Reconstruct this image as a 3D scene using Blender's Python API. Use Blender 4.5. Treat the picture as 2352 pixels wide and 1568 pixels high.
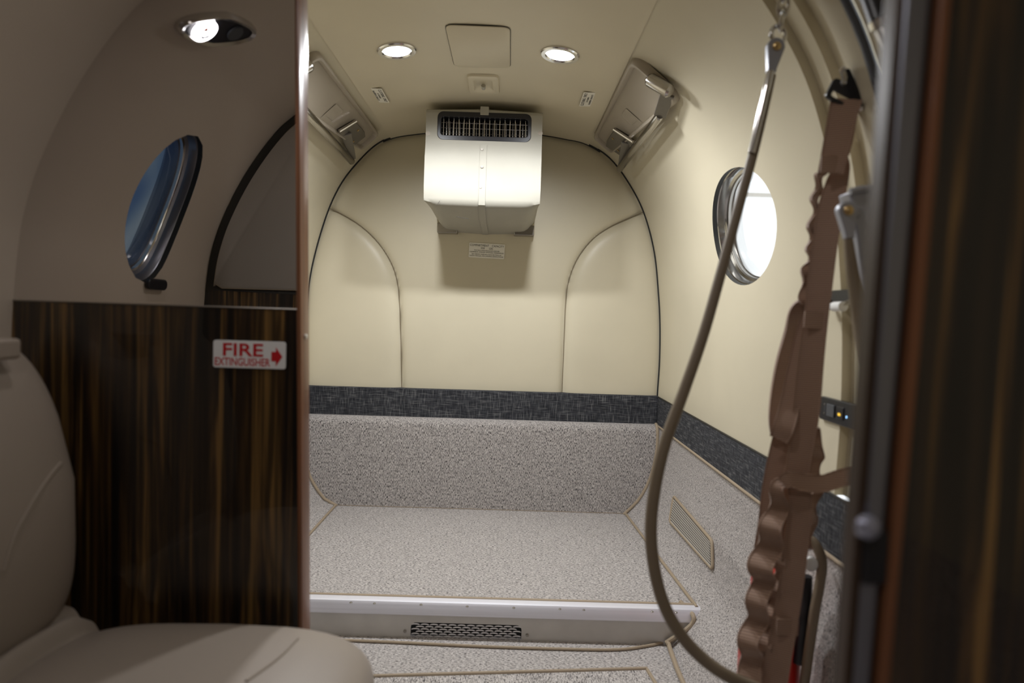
import bpy, bmesh, math, random
from mathutils import Vector as V, Matrix
from mathutils.bvhtree import BVHTree
random.seed(7)
for o in list(bpy.data.objects): bpy.data.objects.remove(o)
SC = bpy.context.scene
COL = SC.collection
# ---------------------------------------------------------------- camera
FPX = 1480.0                      # focal length in pixels of the 2352 wide frame
CAMZ = 0.84
CAM = V((0, 0, CAMZ))
ROLL = math.radians(1.75)
_yc = V(((1170-1176)/FPX, (784-720)/FPX, -1)).normalized()     # world +Y (aft) in camera axes
_zc = V((math.sin(ROLL), math.cos(ROLL), 0)); _zc = (_zc - _yc*_zc.dot(_yc)).normalized()
_xc = _yc.cross(_zc)
def ray(px, py):
    d = V(((px-1176)/FPX, -(py-784)/FPX, -1))
    return V((_xc.dot(d), _yc.dot(d), _zc.dot(d)))
def at(px, py, Y):
    r = ray(px, py); return CAM + r*(Y/r.y)
def atz(px, py, z):
    r = ray(px, py); return CAM + r*((z-CAMZ)/r.z)
cd = bpy.data.cameras.new('camera'); cam = bpy.data.objects.new('camera', cd); COL.objects.link(cam)
cd.sensor_width = 36; cd.lens = FPX/2352*36; cd.clip_start = 0.01
cam.matrix_world = Matrix.Translation(CAM) @ Matrix((_xc, _yc, _zc)).to_4x4()
cd.dof.use_dof = True; cd.dof.focus_distance = 2.1; cd.dof.aperture_fstop = 2.5
SC.camera = cam
# ---------------------------------------------------------------- world, exposure
w = bpy.data.worlds.new('hangar'); SC.world = w; w.use_nodes = True
w.node_tree.nodes['Background'].inputs[0].default_value = (0.93, 0.97, 1.0, 1)
w.node_tree.nodes['Background'].inputs[1].default_value = 1.5
SC.view_settings.view_transform = 'Standard'; SC.view_settings.look = 'None'
SC.view_settings.exposure = 0.0; SC.view_settings.gamma = 1.0; SC.view_settings.use_curve_mapping = False
BAG_W = 29.0          # watts of each baggage downlight
CABIN_FILL_W = 6.0  # watts of each unseen fill lamp added behind the camera
READ_W = 2.0
VEST_W = 4.0

# ---------------------------------------------------------------- materials
def nodes(name):
    m = bpy.data.materials.new(name); m.use_nodes = True
    nt = m.node_tree; return m, nt, nt.nodes['Principled BSDF']
def N(nt, t, **kw):
    n = nt.nodes.new(t)
    for k, v in kw.items():
        if k in n.inputs: n.inputs[k].default_value = v
        else: setattr(n, k, v)
    return n
def mapping(nt, scale):
    tc = N(nt, 'ShaderNodeTexCoord'); mp = N(nt, 'ShaderNodeMapping'); mp.inputs['Scale'].default_value = scale
    nt.links.new(tc.outputs['Object'], mp.inputs['Vector']); return mp.outputs['Vector']
def noise(nt, scale, s=1.0, detail=2.0, dist=0.0, rough=.5):
    n = N(nt, 'ShaderNodeTexNoise'); n.inputs['Scale'].default_value = s; n.inputs['Detail'].default_value = detail
    n.inputs['Distortion'].default_value = dist; n.inputs['Roughness'].default_value = rough
    nt.links.new(mapping(nt, scale), n.inputs['Vector']); return n.outputs['Fac']
def ramp(nt, fac, stops):
    r = N(nt, 'ShaderNodeValToRGB'); e = r.color_ramp.elements
    e[0].position, e[0].color = stops[0][0], (*stops[0][1], 1)
    e[1].position, e[1].color = stops[-1][0], (*stops[-1][1], 1)
    for p, c in stops[1:-1]:
        x = e.new(p); x.color = (*c, 1)
    nt.links.new(fac, r.inputs['Fac']); return r.outputs['Color']
def bump(nt, b, h, strength, dist):
    n = N(nt, 'ShaderNodeBump'); n.inputs['Strength'].default_value = strength; n.inputs['Distance'].default_value = dist
    nt.links.new(h, n.inputs['Height']); nt.links.new(n.outputs['Normal'], b.inputs['Normal'])
def mix(nt, a, b2, fac, mode='MIX'):
    n = N(nt, 'ShaderNodeMix'); n.data_type = 'RGBA'; n.blend_type = mode
    for s, x in ((6, a), (7, b2)):
        if isinstance(x, tuple): n.inputs[s].default_value = (*x, 1)
        else: nt.links.new(x, n.inputs[s])
    if isinstance(fac, float): n.inputs[0].default_value = fac
    else: nt.links.new(fac, n.inputs[0])
    return n.outputs[2]
def plain(name, col, rough=.5, metal=0.0, coat=0.0, emit=None, es=0.0, var=0.0, vs=(30,30,30), bmp=0.0, bs=(300,300,300)):
    m, nt, b = nodes(name)
    b.inputs['Base Color'].default_value = (*col, 1); b.inputs['Roughness'].default_value = rough
    b.inputs['Metallic'].default_value = metal; b.inputs['Coat Weight'].default_value = coat; b.inputs['Coat Roughness'].default_value = .04
    if emit: b.inputs['Emission Color'].default_value = (*emit, 1); b.inputs['Emission Strength'].default_value = es
    if var:
        f = noise(nt, vs, 1, 3)
        nt.links.new(ramp(nt, f, [(.3, tuple(c*(1-var) for c in col)), (.7, tuple(min(1, c*(1+var)) for c in col))]), b.inputs['Base Color'])
    if bmp: bump(nt, b, noise(nt, bs, 1, 3), bmp, .001)
    return m
def leather(name, col, rough=.42):
    m, nt, b = nodes(name)
    f = noise(nt, (3, 3, 3), 1, 3)
    nt.links.new(ramp(nt, f, [(.3, tuple(c*.95 for c in col)), (.7, tuple(c*1.03 for c in col))]), b.inputs['Base Color'])
    b.inputs['Roughness'].default_value = rough; b.inputs['Specular IOR Level'].default_value = .4
    bump(nt, b, noise(nt, (500, 500, 500), 1, 2), .12, .0006)
    return m
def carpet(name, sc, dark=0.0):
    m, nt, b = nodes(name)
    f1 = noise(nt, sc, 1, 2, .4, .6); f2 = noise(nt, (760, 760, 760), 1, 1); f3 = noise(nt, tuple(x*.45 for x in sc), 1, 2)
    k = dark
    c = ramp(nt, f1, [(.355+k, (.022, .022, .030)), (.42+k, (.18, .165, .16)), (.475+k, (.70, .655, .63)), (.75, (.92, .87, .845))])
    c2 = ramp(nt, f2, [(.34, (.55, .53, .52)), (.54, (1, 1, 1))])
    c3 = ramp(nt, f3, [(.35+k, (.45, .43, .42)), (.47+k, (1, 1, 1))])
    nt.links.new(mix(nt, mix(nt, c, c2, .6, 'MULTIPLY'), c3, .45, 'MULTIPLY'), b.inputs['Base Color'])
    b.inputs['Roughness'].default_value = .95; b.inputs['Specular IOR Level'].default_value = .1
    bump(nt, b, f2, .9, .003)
    return m
def tweed(name, sc1, sc2):
    m, nt, b = nodes(name)
    a = noise(nt, sc1, 1, 2); c = noise(nt, sc2, 1, 2)
    ca = ramp(nt, a, [(.40, (.007, .008, .012)), (.57, (.045, .047, .055)), (.70, (.19, .19, .19))])
    cb = ramp(nt, c, [(.40, (.007, .008, .012)), (.57, (.045, .047, .055)), (.70, (.19, .19, .19))])
    nt.links.new(mix(nt, ca, cb, .5), b.inputs['Base Color']); b.inputs['Roughness'].default_value = .9
    bump(nt, b, a, .4, .001)
    return m
def ebony(name, dim=1.0):
    m, nt, b = nodes(name)
    f1 = noise(nt, (34, 34, 1.5), 1, 3, 1.5, .55); f2 = noise(nt, (105, 105, 2.4), 1, 2, .5)
    d = dim
    c1 = ramp(nt, f1, [(.34, (.012*d, .009*d, .007*d)), (.43, (.035*d, .019*d, .009*d)), (.51, (.095*d, .050*d, .015*d)), (.62, (.245*d, .14*d, .042*d))])
    c2 = ramp(nt, f2, [(.40, (.10, .09, .10)), (.5, (.6, .58, .56)), (.60, (1.1, 1.05, 1.0))])
    nt.links.new(mix(nt, c1, c2, .85, 'MULTIPLY'), b.inputs['Base Color'])
    b.inputs['Roughness'].default_value = .35; b.inputs['Coat Weight'].default_value = .9; b.inputs['Coat Roughness'].default_value = .03
    return m
def webbing(name):
    m, nt, b = nodes(name)
    wv = N(nt, 'ShaderNodeTexWave'); wv.bands_direction = 'Z'; wv.inputs['Scale'].default_value = 95; wv.inputs['Distortion'].default_value = .4
    tc = N(nt, 'ShaderNodeTexCoord'); nt.links.new(tc.outputs['Object'], wv.inputs['Vector'])
    nt.links.new(ramp(nt, wv.outputs['Fac'], [(.1, (.19, .11, .074)), (.8, (.42, .265, .185))]), b.inputs['Base Color'])
    b.inputs['Roughness'].default_value = .6; b.inputs['Sheen Weight'].default_value = .3
    bump(nt, b, wv.outputs['Fac'], .5, .001)
    return m
def glass(name, tint, gloss=.08):
    m = bpy.data.materials.new(name); m.use_nodes = True; nt = m.node_tree; nt.nodes.clear()
    o = N(nt, 'ShaderNodeOutputMaterial'); t = N(nt, 'ShaderNodeBsdfTransparent'); g = N(nt, 'ShaderNodeBsdfGlossy'); mx = N(nt, 'ShaderNodeMixShader')
    g.inputs['Roughness'].default_value = .02; mx.inputs[0].default_value = gloss
    if callable(tint): nt.links.new(tint(nt), t.inputs[0])
    else: t.inputs[0].default_value = (*tint, 1)
    nt.links.new(t.outputs[0], mx.inputs[1]); nt.links.new(g.outputs[0], mx.inputs[2]); nt.links.new(mx.outputs[0], o.inputs[0])
    return m
BEIGE = (.61, .553, .415)
M = dict(
    beige=leather('cream_leather', BEIGE, .40), ceil=leather('cream_headliner', (.63, .565, .425), .45),
    cabin=leather('cream_leather_cool_lit', (.56, .485, .405), .55), seat=leather('taupe_seat_leather', (.325, .277, .233), .40),  # sidewall: same cream leather, the cooler light put into its colour
    grey=leather('grey_brown_panel', (.30, .265, .23), .6),
    housing=plain('cream_plastic', (.39, .372, .315), .6, var=.03, vs=(12, 12, 12)),
    pan=plain('tan_plastic', (.38, .33, .26), .4),
    carpet_x=carpet('loop_carpet_crosswise', (150, 800, 800)), carpet_z=carpet('loop_carpet_upright_shaded', (760, 760, 120), .022),  # upright carpet made darker, its lesser light put into the colour
    carpet_s=carpet('loop_carpet_sidewall', (300, 800, 300)), carpet_y=carpet('loop_carpet_lengthwise', (760, 150, 760)),
    band=tweed('charcoal_tweed', (22, 330, 330), (330, 330, 26)), band_s=tweed('charcoal_tweed_side', (330, 22, 330), (330, 330, 60)),
    tape=plain('tan_binding', (.36, .285, .20), .7, bmp=.3),
    ebony=ebony('macassar_veneer', .68), ebony_d=ebony('macassar_veneer_deep', 1.0),
    rosewood=plain('rosewood_edge', (.20, .08, .035), .32, coat=.12, var=.35, vs=(60, 60, 1.5)),
    alu=plain('brushed_aluminium', (.86, .86, .94), .40, .45, var=.05, vs=(3, 200, 200)),
    alu_d=plain('matt_aluminium', (.62, .605, .58), .55, .3, var=.06, vs=(14, 14, 14)),
    chrome=plain('chrome', (.72, .71, .70), .14, 1), steel=plain('dull_steel', (.36, .34, .31), .3, 1),
    grey_metal=plain('grey_painted_metal', (.36, .37, .42), .4, .3), white=plain('white_plastic', (.75, .75, .74), .35),
    black=plain('black_plastic', (.012, .012, .016), .35), dark=plain('dark_gap', (.01, .01, .009), .8),
    gasket=plain('dark_gasket', (.02, .018, .014), .6), seal=plain('grey_rubber_seal', (.07, .075, .085), .5),
    cable=plain('brown_rubber_sleeve', (.20, .155, .105), .5), web=webbing('brown_webbing'),
    stitch=plain('seam_thread', (.20, .16, .10), .7),
    red=plain('red_enamel', (.62, .02, .015), .3, coat=.5), green=plain('green_label', (.02, .17, .10), .5),
    label=plain('label_stock', (.80, .77, .68), .5), sign=plain('sign_white', (.78, .78, .78), .35), ink=plain('label_ink', (.05, .045, .04), .7),
    signred=plain('sign_red', (.50, .006, .012), .5), brass=plain('brass', (.62, .45, .22), .3, 1),
    yellow=plain('lit_yellow_icon', (.8, .5, .05), .5, emit=(1, .6, .05), es=.8), blue=plain('lit_blue_led', (.1, .4, 1), .5, emit=(.35, .65, 1), es=2.0),
    orange=plain('orange_print', (.75, .16, .04), .5), navy=plain('dark_print', (.03, .05, .07), .5),
    mirror=plain('smoked_mirror', (.80, .78, .77), .0, 1), pane=glass('clear_pane', (.97, .99, .99)),
    lens=plain('lit_lens', (1, 1, 1), .5, emit=(.95, .96, 1.0), es=14), lens2=plain('lit_reading_lens', (1, 1, 1), .5, emit=(.97, .95, 1.0), es=6),
    slat=plain('vent_slat', (.50, .46, .41), .5), mesh=plain('expanded_metal', (.80, .79, .80), .35, .6), knob=plain('pale_knob', (.45, .47, .6), .2, .6),
    nickel=plain('satin_nickel', (.17, .155, .135), .35, .5),
    barmetal=plain('polished_bar', (.52, .50, .48), .16, 1),
    brown=plain('dark_brown_edge', (.045, .024, .013), .45, var=.3, vs=(80, 80, 2)),
    spar=plain('channel_metal', (.30, .31, .36), .35, .9),
)
def blue_tint(nt):
    f = noise(nt, (2, 9, 5), 1, 1)
    return ramp(nt, f, [(.3, (.012, .026, .06)), (.5, (.04, .058, .082)), (.75, (.085, .10, .11))])
M['bluepane'] = glass('blue_shaded_pane', blue_tint, .06)

# ---------------------------------------------------------------- mesh helpers
class Fr:                                                     # local frame: u, v, n axes at o
    def __init__(s, o, u, v, n=None):
        s.o = V(o); s.u = V(u).normalized(); s.v = (V(v) - s.u*V(v).dot(s.u)).normalized(); s.n = s.u.cross(s.v) if n is None else V(n).normalized()
    def __call__(s, a, b, c=0): return s.o + s.u*a + s.v*b + s.n*c
WORLD = Fr((0, 0, 0), (1, 0, 0), (0, 1, 0))
class MB:
    def __init__(s): s.v = []; s.f = []
    def add(s, vs, fs):
        k = len(s.v); s.v += [V(p) for p in vs]; s.f += [tuple(i+k for i in f) for f in fs]; return s
    def box(s, a0, a1, b0, b1, c0, c1, fr=WORLD):
        p = [fr(a, b, c) for c in (c0, c1) for a, b in ((a0, b0), (a1, b0), (a1, b1), (a0, b1))]
        return s.add(p, [(3, 2, 1, 0), (4, 5, 6, 7), (0, 1, 5, 4), (1, 2, 6, 5), (2, 3, 7, 6), (3, 0, 4, 7)])
    def prism(s, poly, c0, c1, fr=WORLD):
        n = len(poly)
        p = [fr(a, b, c0) for a, b in poly] + [fr(a, b, c1) for a, b in poly]
        return s.add(p, [tuple(range(n-1, -1, -1)), tuple(range(n, 2*n))] + [(i, (i+1) % n, n+(i+1) % n, n+i) for i in range(n)])
    def loops(s, rings, closed=True, cap0=False, cap1=False):
        n = len(rings[0]); p = [q for r in rings for q in r]; f = []
        for i in range(len(rings)-1):
            for j in range(n if closed else n-1):
                k = (j+1) % n; f.append((i*n+j, i*n+k, (i+1)*n+k, (i+1)*n+j))
        if cap0: f.append(tuple(range(n-1, -1, -1)))
        if cap1: f.append(tuple(range((len(rings)-1)*n, len(rings)*n)))
        return s.add(p, f)
    def tube(s, path, r, n=10, caps=True, closed=False):
        path = [V(p) for p in path]; m = len(path)
        rr = r if isinstance(r, (list, tuple)) else [r]*m
        t0 = (path[1]-path[0]).normalized(); ref = V((0, 0, 1)) if abs(t0.z) < .9 else V((1, 0, 0))
        nrm = t0.cross(ref).normalized(); rings = []
        for i in range(m):
            if closed: t = (path[(i+1) % m]-path[i-1]).normalized()
            else: t = (path[min(i+1, m-1)]-path[max(i-1, 0)]).normalized()
            nrm = (nrm - t*nrm.dot(t)).normalized(); b = t.cross(nrm)
            rings.append([path[i] + (nrm*math.cos(a)+b*math.sin(a))*rr[i] for a in [2*math.pi*k/n for k in range(n)]])
        if closed: rings.append(rings[0])
        return s.loops(rings, True, caps and not closed, caps and not closed)
    def lathe(s, prof, n, fr, cap0=True, cap1=True):
        return s.loops([[fr(r*math.cos(2*math.pi*k/n), r*math.sin(2*math.pi*k/n), c) for k in range(n)] for r, c in prof], True, cap0, cap1)
    def build(s, name, mat, parent=None, sharp=35, bevel=None, kind=None, sub=0, flip=False):
        org = V((0, 0, 0)); q = parent
        while q is not None: org += V(q.location); q = q.parent
        me = bpy.data.meshes.new(name); me.from_pydata([tuple(p-org) for p in s.v], [], s.f); me.validate()
        if flip is not None:
            b = bmesh.new(); b.from_mesh(me); bmesh.ops.recalc_face_normals(b, faces=b.faces); b.to_mesh(me); b.free()
        me.materials.append(M[mat]); me.polygons.foreach_set('use_smooth', [True]*len(me.polygons))
        me.set_sharp_from_angle(angle=math.radians(sharp))
        o = bpy.data.objects.new(name, me); COL.objects.link(o); o.parent = parent
        if bevel:
            bv = o.modifiers.new('bevel', 'BEVEL'); bv.width = bevel; bv.segments = 3; bv.limit_method = 'ANGLE'; bv.angle_limit = math.radians(40); bv.harden_normals = False
        if sub:
            sb = o.modifiers.new('sub', 'SUBSURF'); sb.levels = sub; sb.render_levels = sub
        if kind: o['kind'] = kind
        return o
def tag(o, label, cat, group=None, kind=None):
    o['label'] = label; o['category'] = cat
    if group: o['group'] = group
    if kind: o['kind'] = kind
    return o
def struct(o, label=None, cat=None):
    o['kind'] = 'structure'
    if label: o['label'] = label; o['category'] = cat
    return o
def thing(name, label, cat, loc, group=None):
    e = bpy.data.objects.new(name, None); COL.objects.link(e); e.location = loc; e.empty_display_size = .05
    return tag(e, label, cat, group)
def cat_rom(pts, k=6, closed=False):
    pts = [V(p) for p in pts]; n = len(pts); out = []
    for i in range(n if closed else n-1):
        if closed: p0, p1, p2, p3 = pts[i-1], pts[i], pts[(i+1) % n], pts[(i+2) % n]
        else: p0, p1, p2, p3 = pts[max(i-1, 0)], pts[i], pts[i+1], pts[min(i+2, n-1)]
        for j in range(k):
            t = j/k
            out.append(.5*((2*p1)+(p2-p0)*t+(2*p0-5*p1+4*p2-p3)*t*t+(3*p1-p0-3*p2+p3)*t**3))
    if not closed: out.append(pts[-1])
    return out
def rrect(w, h, r, k=5, cx=0, cy=0):
    out = []
    for sx, sy, a0 in ((1, 1, 0), (-1, 1, 90), (-1, -1, 180), (1, -1, 270)):
        for i in range(k+1):
            a = math.radians(a0+90*i/k); out.append((cx+sx*(w/2-r)+r*math.cos(a), cy+sy*(h/2-r)+r*math.sin(a)))
    return out
def cast_poly(poly, ang, cx, cy):
    d = (math.cos(ang), math.sin(ang)); best = None
    for i in range(len(poly)):
        ax, ay = poly[i][0]-cx, poly[i][1]-cy; bx, by = poly[(i+1) % len(poly)][0]-cx, poly[(i+1) % len(poly)][1]-cy
        ex, ey = bx-ax, by-ay; den = d[0]*ey-d[1]*ex
        if abs(den) < 1e-12: continue
        t = (ax*ey-ay*ex)/den; q = (ax*d[1]-ay*d[0])/den
        if t > 1e-9 and -1e-6 <= q <= 1+1e-6 and (best is None or t < best): best = t
    return (cx+d[0]*best, cy+d[1]*best)
def plate_hole(mb, outer, inner, c0, c1, fr, depth=None):
    """plate with a hole: outer / inner closed polygons in (a, b); wall of the hole from c0 back to c1"""
    cx = sum(p[0] for p in inner)/len(inner); cy = sum(p[1] for p in inner)/len(inner)
    angs = sorted(math.atan2(p[1]-cy, p[0]-cx) for p in list(outer)+list(inner))
    o2 = [cast_poly(outer, a, cx, cy) for a in angs]; i2 = [cast_poly(inner, a, cx, cy) for a in angs]
    rings = [[fr(a, b, c1) for a, b in o2], [fr(a, b, c0) for a, b in o2], [fr(a, b, c0) for a, b in i2], [fr(a, b, c1) for a, b in i2]]
    mb.loops(rings); mb.loops([rings[3], rings[0]])
    return mb
def text(body, fr, size, mat, parent, name='lettering', sx=1.0, align='CENTER', bold=0.0, ext=0.0002, box=None):
    cu = bpy.data.curves.new('t', 'FONT'); cu.body = body; cu.size = size; cu.align_x = align; cu.align_y = 'CENTER'; cu.extrude = ext; cu.offset = bold; cu.resolution_u = 3
    to = bpy.data.objects.new('t', cu); COL.objects.link(to)
    dg = bpy.context.evaluated_depsgraph_get(); me = bpy.data.meshes.new_from_object(to.evaluated_get(dg))
    oy = 0; ky = 1; ox = 0
    if box:
        xs = [v.co.x for v in me.vertices]; ys_ = [v.co.y for v in me.vertices]; sx = box[0]/(max(xs)-min(xs)); ky = box[1]/(max(ys_)-min(ys_)); oy = (max(ys_)+min(ys_))/2; ox = (max(xs)+min(xs))/2
    mb = MB(); mb.add([fr((v.co.x-ox)*sx, (v.co.y-oy)*ky, v.co.z) for v in me.vertices], [tuple(p.vertices) for p in me.polygons])
    bpy.data.objects.remove(to); bpy.data.curves.remove(cu); bpy.data.meshes.remove(me)
    return mb.build(name, mat, parent)

# ---------------------------------------------------------------- cross-sections of the fuselage lining
YB = 2.5; YM = 1.02; CL = -.106
def P2(px, py, Y=YB): p = at(px, py, Y); return (p.x, p.z)
ZFLOOR = 0.09
right_low = [(.34, -.035), (.395, 0.0)] + [P2(*q, 2.44) for q in ((1433, 1181), (1471, 1143), (1498, 1090), (1511, 1032))] + [P2(1505, 972)]
left_low = [(2*CL-x, z) for x, z in right_low[:2]] + [P2(*q, 2.44) for q in ((773, 1160), (748, 1147), (717, 1105), (698, 1052))] + [P2(700, 944)]
right_up = [P2(*q) for q in ((1507, 908), (1512, 830), (1513, 750), (1510, 680), (1500, 580), (1476, 490), (1440, 420), (1397, 365), (1345, 332))]
top = [P2(*q) for q in ((1295, 320), (1250, 312), (1190, 305), (1110, 301), (1030, 303), (960, 309))]
left_up = [P2(*q) for q in ((905, 318), (868, 335), (830, 370), (790, 420), (760, 480), (734, 560), (716, 640), (709, 720), (706, 800), (707, 880))]
allp = right_low + right_up + top + left_up + left_low[::-1]
K = 8
def cr2(pts, k=K): return [(q.x, q.y) for q in cat_rom([(x, z, 0) for x, z in pts], k)]
PROF = cr2(allp)
i_bb = (len(right_low)-1)*K; i_bt = len(right_low)*K; i_jr = (len(right_low)+len(right_up)-1)*K
i_jl = (len(right_low)+len(right_up)+len(top))*K; i_lt = (len(right_low)+len(right_up)+len(top)+len(left_up)-1)*K; i_lb = i_lt+K
# cabin (forward of the mirrored partition): right side as above, left side from the arch where the partition meets the lining
arch = [P2(*q, YM) for q in ((1000, -285), (840, -270), (680, -225), (540, -150), (430, -78), (330, 0), (290, 40), (240, 103), (185, 185), (140, 265), (100, 350), (72, 425), (50, 510), (38, 600), (30, 690), (26, 790), (30, 900))]
CPROF = PROF[:(len(right_low)+len(right_up)+2)*K] + cr2(arch + [(arch[-1][0]+.01, .5), (arch[-1][0]+.03, .33), (arch[-1][0]+.09, .17), (-.62, .0), (-.57, -.035)], 6)
def normals(prof):
    out = []
    for i in range(len(prof)):
        a = prof[max(i-1, 0)]; b = prof[min(i+1, len(prof)-1)]; dx, dz = b[0]-a[0], b[1]-a[1]; l = math.hypot(dx, dz) or 1
        out.append((-dz/l, dx/l))                                # inward (profile runs right floor > top > left floor)
    return out
NRM = normals(PROF); CNRM = normals(CPROF)
def off(prof, nrm, d): return [(p[0]+n[0]*d, p[1]+n[1]*d) for p, n in zip(prof, nrm)]
def hit(px, py, prof=PROF, inset=0.0):
    """where the ray through a pixel meets the lining: point, tangent-plane frame (u = aft, v = up the lining, n = inward), profile parameter"""
    r = ray(px, py); best = None
    for i in range(len(prof)-1):
        ax, az = prof[i][0], prof[i][1]-CAMZ; ex, ez = prof[i+1][0]-ax, prof[i+1][1]-CAMZ-az
        den = r.x*ez-r.z*ex
        if abs(den) < 1e-12: continue
        t = (ax*ez-az*ex)/den; q = (ax*r.z-az*r.x)/den
        if t > 0 and 0 <= q <= 1 and (best is None or t < best[0]): best = (t, i, q)
    t, i, q = best; p = CAM + r*t
    a, b = prof[i], prof[i+1]; tg = V((b[0]-a[0], 0, b[1]-a[1])).normalized(); n = V((-tg.z, 0, tg.x))
    return p, tg, n, i+q
def sheet(mb, prof, ys):
    return mb.loops([[V((x, y, z)) for x, z in prof] for y in ys], closed=False)
def lin(a, b, n): return [a+(b-a)*i/n for i in range(n+1)]
# ---------------------------------------------------------------- walls, ceiling
def wall_with_window(name, prof, ys, hole, mat):
    """lining patch with an elliptic hole; hole = (arc centre, y centre, arc radius, y radius)"""
    S = [0]
    for i in range(1, len(prof)): S.append(S[-1]+math.hypot(prof[i][0]-prof[i-1][0], prof[i][1]-prof[i-1][1]))
    def pt(s, y):
        s = max(0, min(S[-1], s)); i = 0
        while i < len(S)-2 and S[i+1] < s: i += 1
        t = (s-S[i])/(S[i+1]-S[i]); a, b = prof[i], prof[i+1]
        return V((a[0]+(b[0]-a[0])*t, y, a[1]+(b[1]-a[1])*t))
    sc, yc, rs, ry = hole
    i0 = max(i for i in range(len(S)) if S[i] < sc-rs*1.25); i1 = min(i for i in range(len(S)) if S[i] > sc+rs*1.25)
    j0 = max(j for j in range(len(ys)) if ys[j] < yc-ry*1.12); j1 = min(j for j in range(len(ys)) if ys[j] > yc+ry*1.12)
    mb = MB(); n = len(prof); vs = [V((x, y, z)) for y in ys for x, z in prof]; fs = []
    for j in range(len(ys)-1):
        for i in range(n-1):
            if not (i0 <= i < i1 and j0 <= j < j1): fs.append((j*n+i, j*n+i+1, (j+1)*n+i+1, (j+1)*n+i))
    mb.add(vs, fs)
    per = [(S[i], ys[j0]) for i in range(i0, i1)] + [(S[i1], ys[j]) for j in range(j0, j1)] + [(S[i], ys[j1]) for i in range(i1, i0, -1)] + [(S[i0], ys[j]) for j in range(j1, j0, -1)]
    rings = []; ell = []
    for k in range(7):
        t = k/6; rg = []
        for s, y in per:
            a = math.atan2((s-sc)/rs, (y-yc)/ry); es, ey = sc+rs*math.sin(a), yc+ry*math.cos(a)
            rg.append(pt(s+(es-s)*t, y+(ey-y)*t))
        rings.append(rg)
    mb.loops(rings)
    o = mb.build(name, mat, flip=None)
    return o, pt, S
def hole_of(prof, c, l, r, t, b):
    S = [0]
    for i in range(1, len(prof)): S.append(S[-1]+math.hypot(prof[i][0]-prof[i-1][0], prof[i][1]-prof[i-1][1]))
    def sv(q): i = min(int(q), len(S)-2); return S[i]+(S[i+1]-S[i])*(q-i)
    return sv, S
UP_R = PROF[i_bt:i_jr+1]
def sy(px, py, prof):
    p, tg, n, q = hit(px, py, prof); S = 0; i = int(q)
    for k in range(1, i+1): S += math.hypot(prof[k][0]-prof[k-1][0], prof[k][1]-prof[k-1][1])
    S += math.hypot(prof[min(i+1, len(prof)-1)][0]-prof[i][0], prof[min(i+1, len(prof)-1)][1]-prof[i][1])*(q-i)
    return S, p.y
hl = sy(1630, 490, UP_R); hr = sy(1788, 545, UP_R); ht = sy(1690, 380, UP_R); hb = sy(1752, 650, UP_R)
HOLE_R = ((ht[0]+hb[0])/2, (hl[1]+hr[1])/2, abs(ht[0]-hb[0])/2, abs(hl[1]-hr[1])/2)
wall_right, ptR, _ = wall_with_window('wall_right', UP_R, lin(1.12, 2.52, 40), HOLE_R, 'beige')
struct(wall_right)
def taper(y, z): return .046*max(0, min(1, (2.44-y)/.8))*max(0, min(1, (.25-z)/.14))
def lower_wall(side, seg_carpet, seg_band, root, y0, y1):
    mb = MB(); sheet(mb, seg_carpet, lin(y0, y1, 30))
    if side == 'right': mb.v = [V((p.x+taper(p.y, p.z), p.y, p.z)) for p in mb.v]
    mb.build('carpet_panel', 'carpet_s', root, flip=None)
    nr = normals(seg_band); sg = -1 if side == 'left' else 1
    mb = MB(); sheet(mb, off(seg_band, nr, .003), [y0, y1]); mb.build('fabric_band', 'band_s', root, flip=None)
lower_wall('right', PROF[:i_bb+1], PROF[i_bb:i_bt+1], wall_right, .5, 2.52)
p = PROF[i_bb]; nn = NRM[i_bb]
MB().tube([(p[0]+nn[0]*.002, y, p[1]+nn[1]*.002) for y in lin(.5, 2.46, 20)], .0045, 8).build('binding_tape', 'tape', wall_right)
p = PROF[i_bt]; nn = NRM[i_bt]
MB().tube([(p[0]+nn[0]*.002, y, p[1]+nn[1]*.002) for y in (.5, 1.5, 2.5)], .0025, 8).build('band_edge', 'gasket', wall_right)
mb = MB(); sheet(mb, PROF[i_jl:i_lt+1], lin(1.05, 2.52, 20)); wall_left = struct(mb.build('wall_left', 'beige', flip=None))
lower_wall('left', PROF[i_lb:], PROF[i_lt:i_lb+1], wall_left, 1.05, 2.52)
p = PROF[i_lb]; nn = NRM[i_lb]
MB().tube([(p[0]+nn[0]*.002, y, p[1]+nn[1]*.002) for y in lin(1.05, 2.46, 12)], .0045, 8).build('binding_tape', 'tape', wall_left)
# ceiling panel of the baggage bay, set 3 mm below the side linings
mb = MB(); cprof = off(PROF[i_jr-1:i_jl+2], NRM[i_jr-1:i_jl+2], .004); sheet(mb, cprof, lin(.95, 2.52, 30))
sheet(mb, [cprof[0], PROF[i_jr-1]], (.95, 2.52)); sheet(mb, [cprof[-1], PROF[i_jl+1]], (.95, 2.52))
ceiling = struct(mb.build('ceiling', 'ceil', flip=None))
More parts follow.
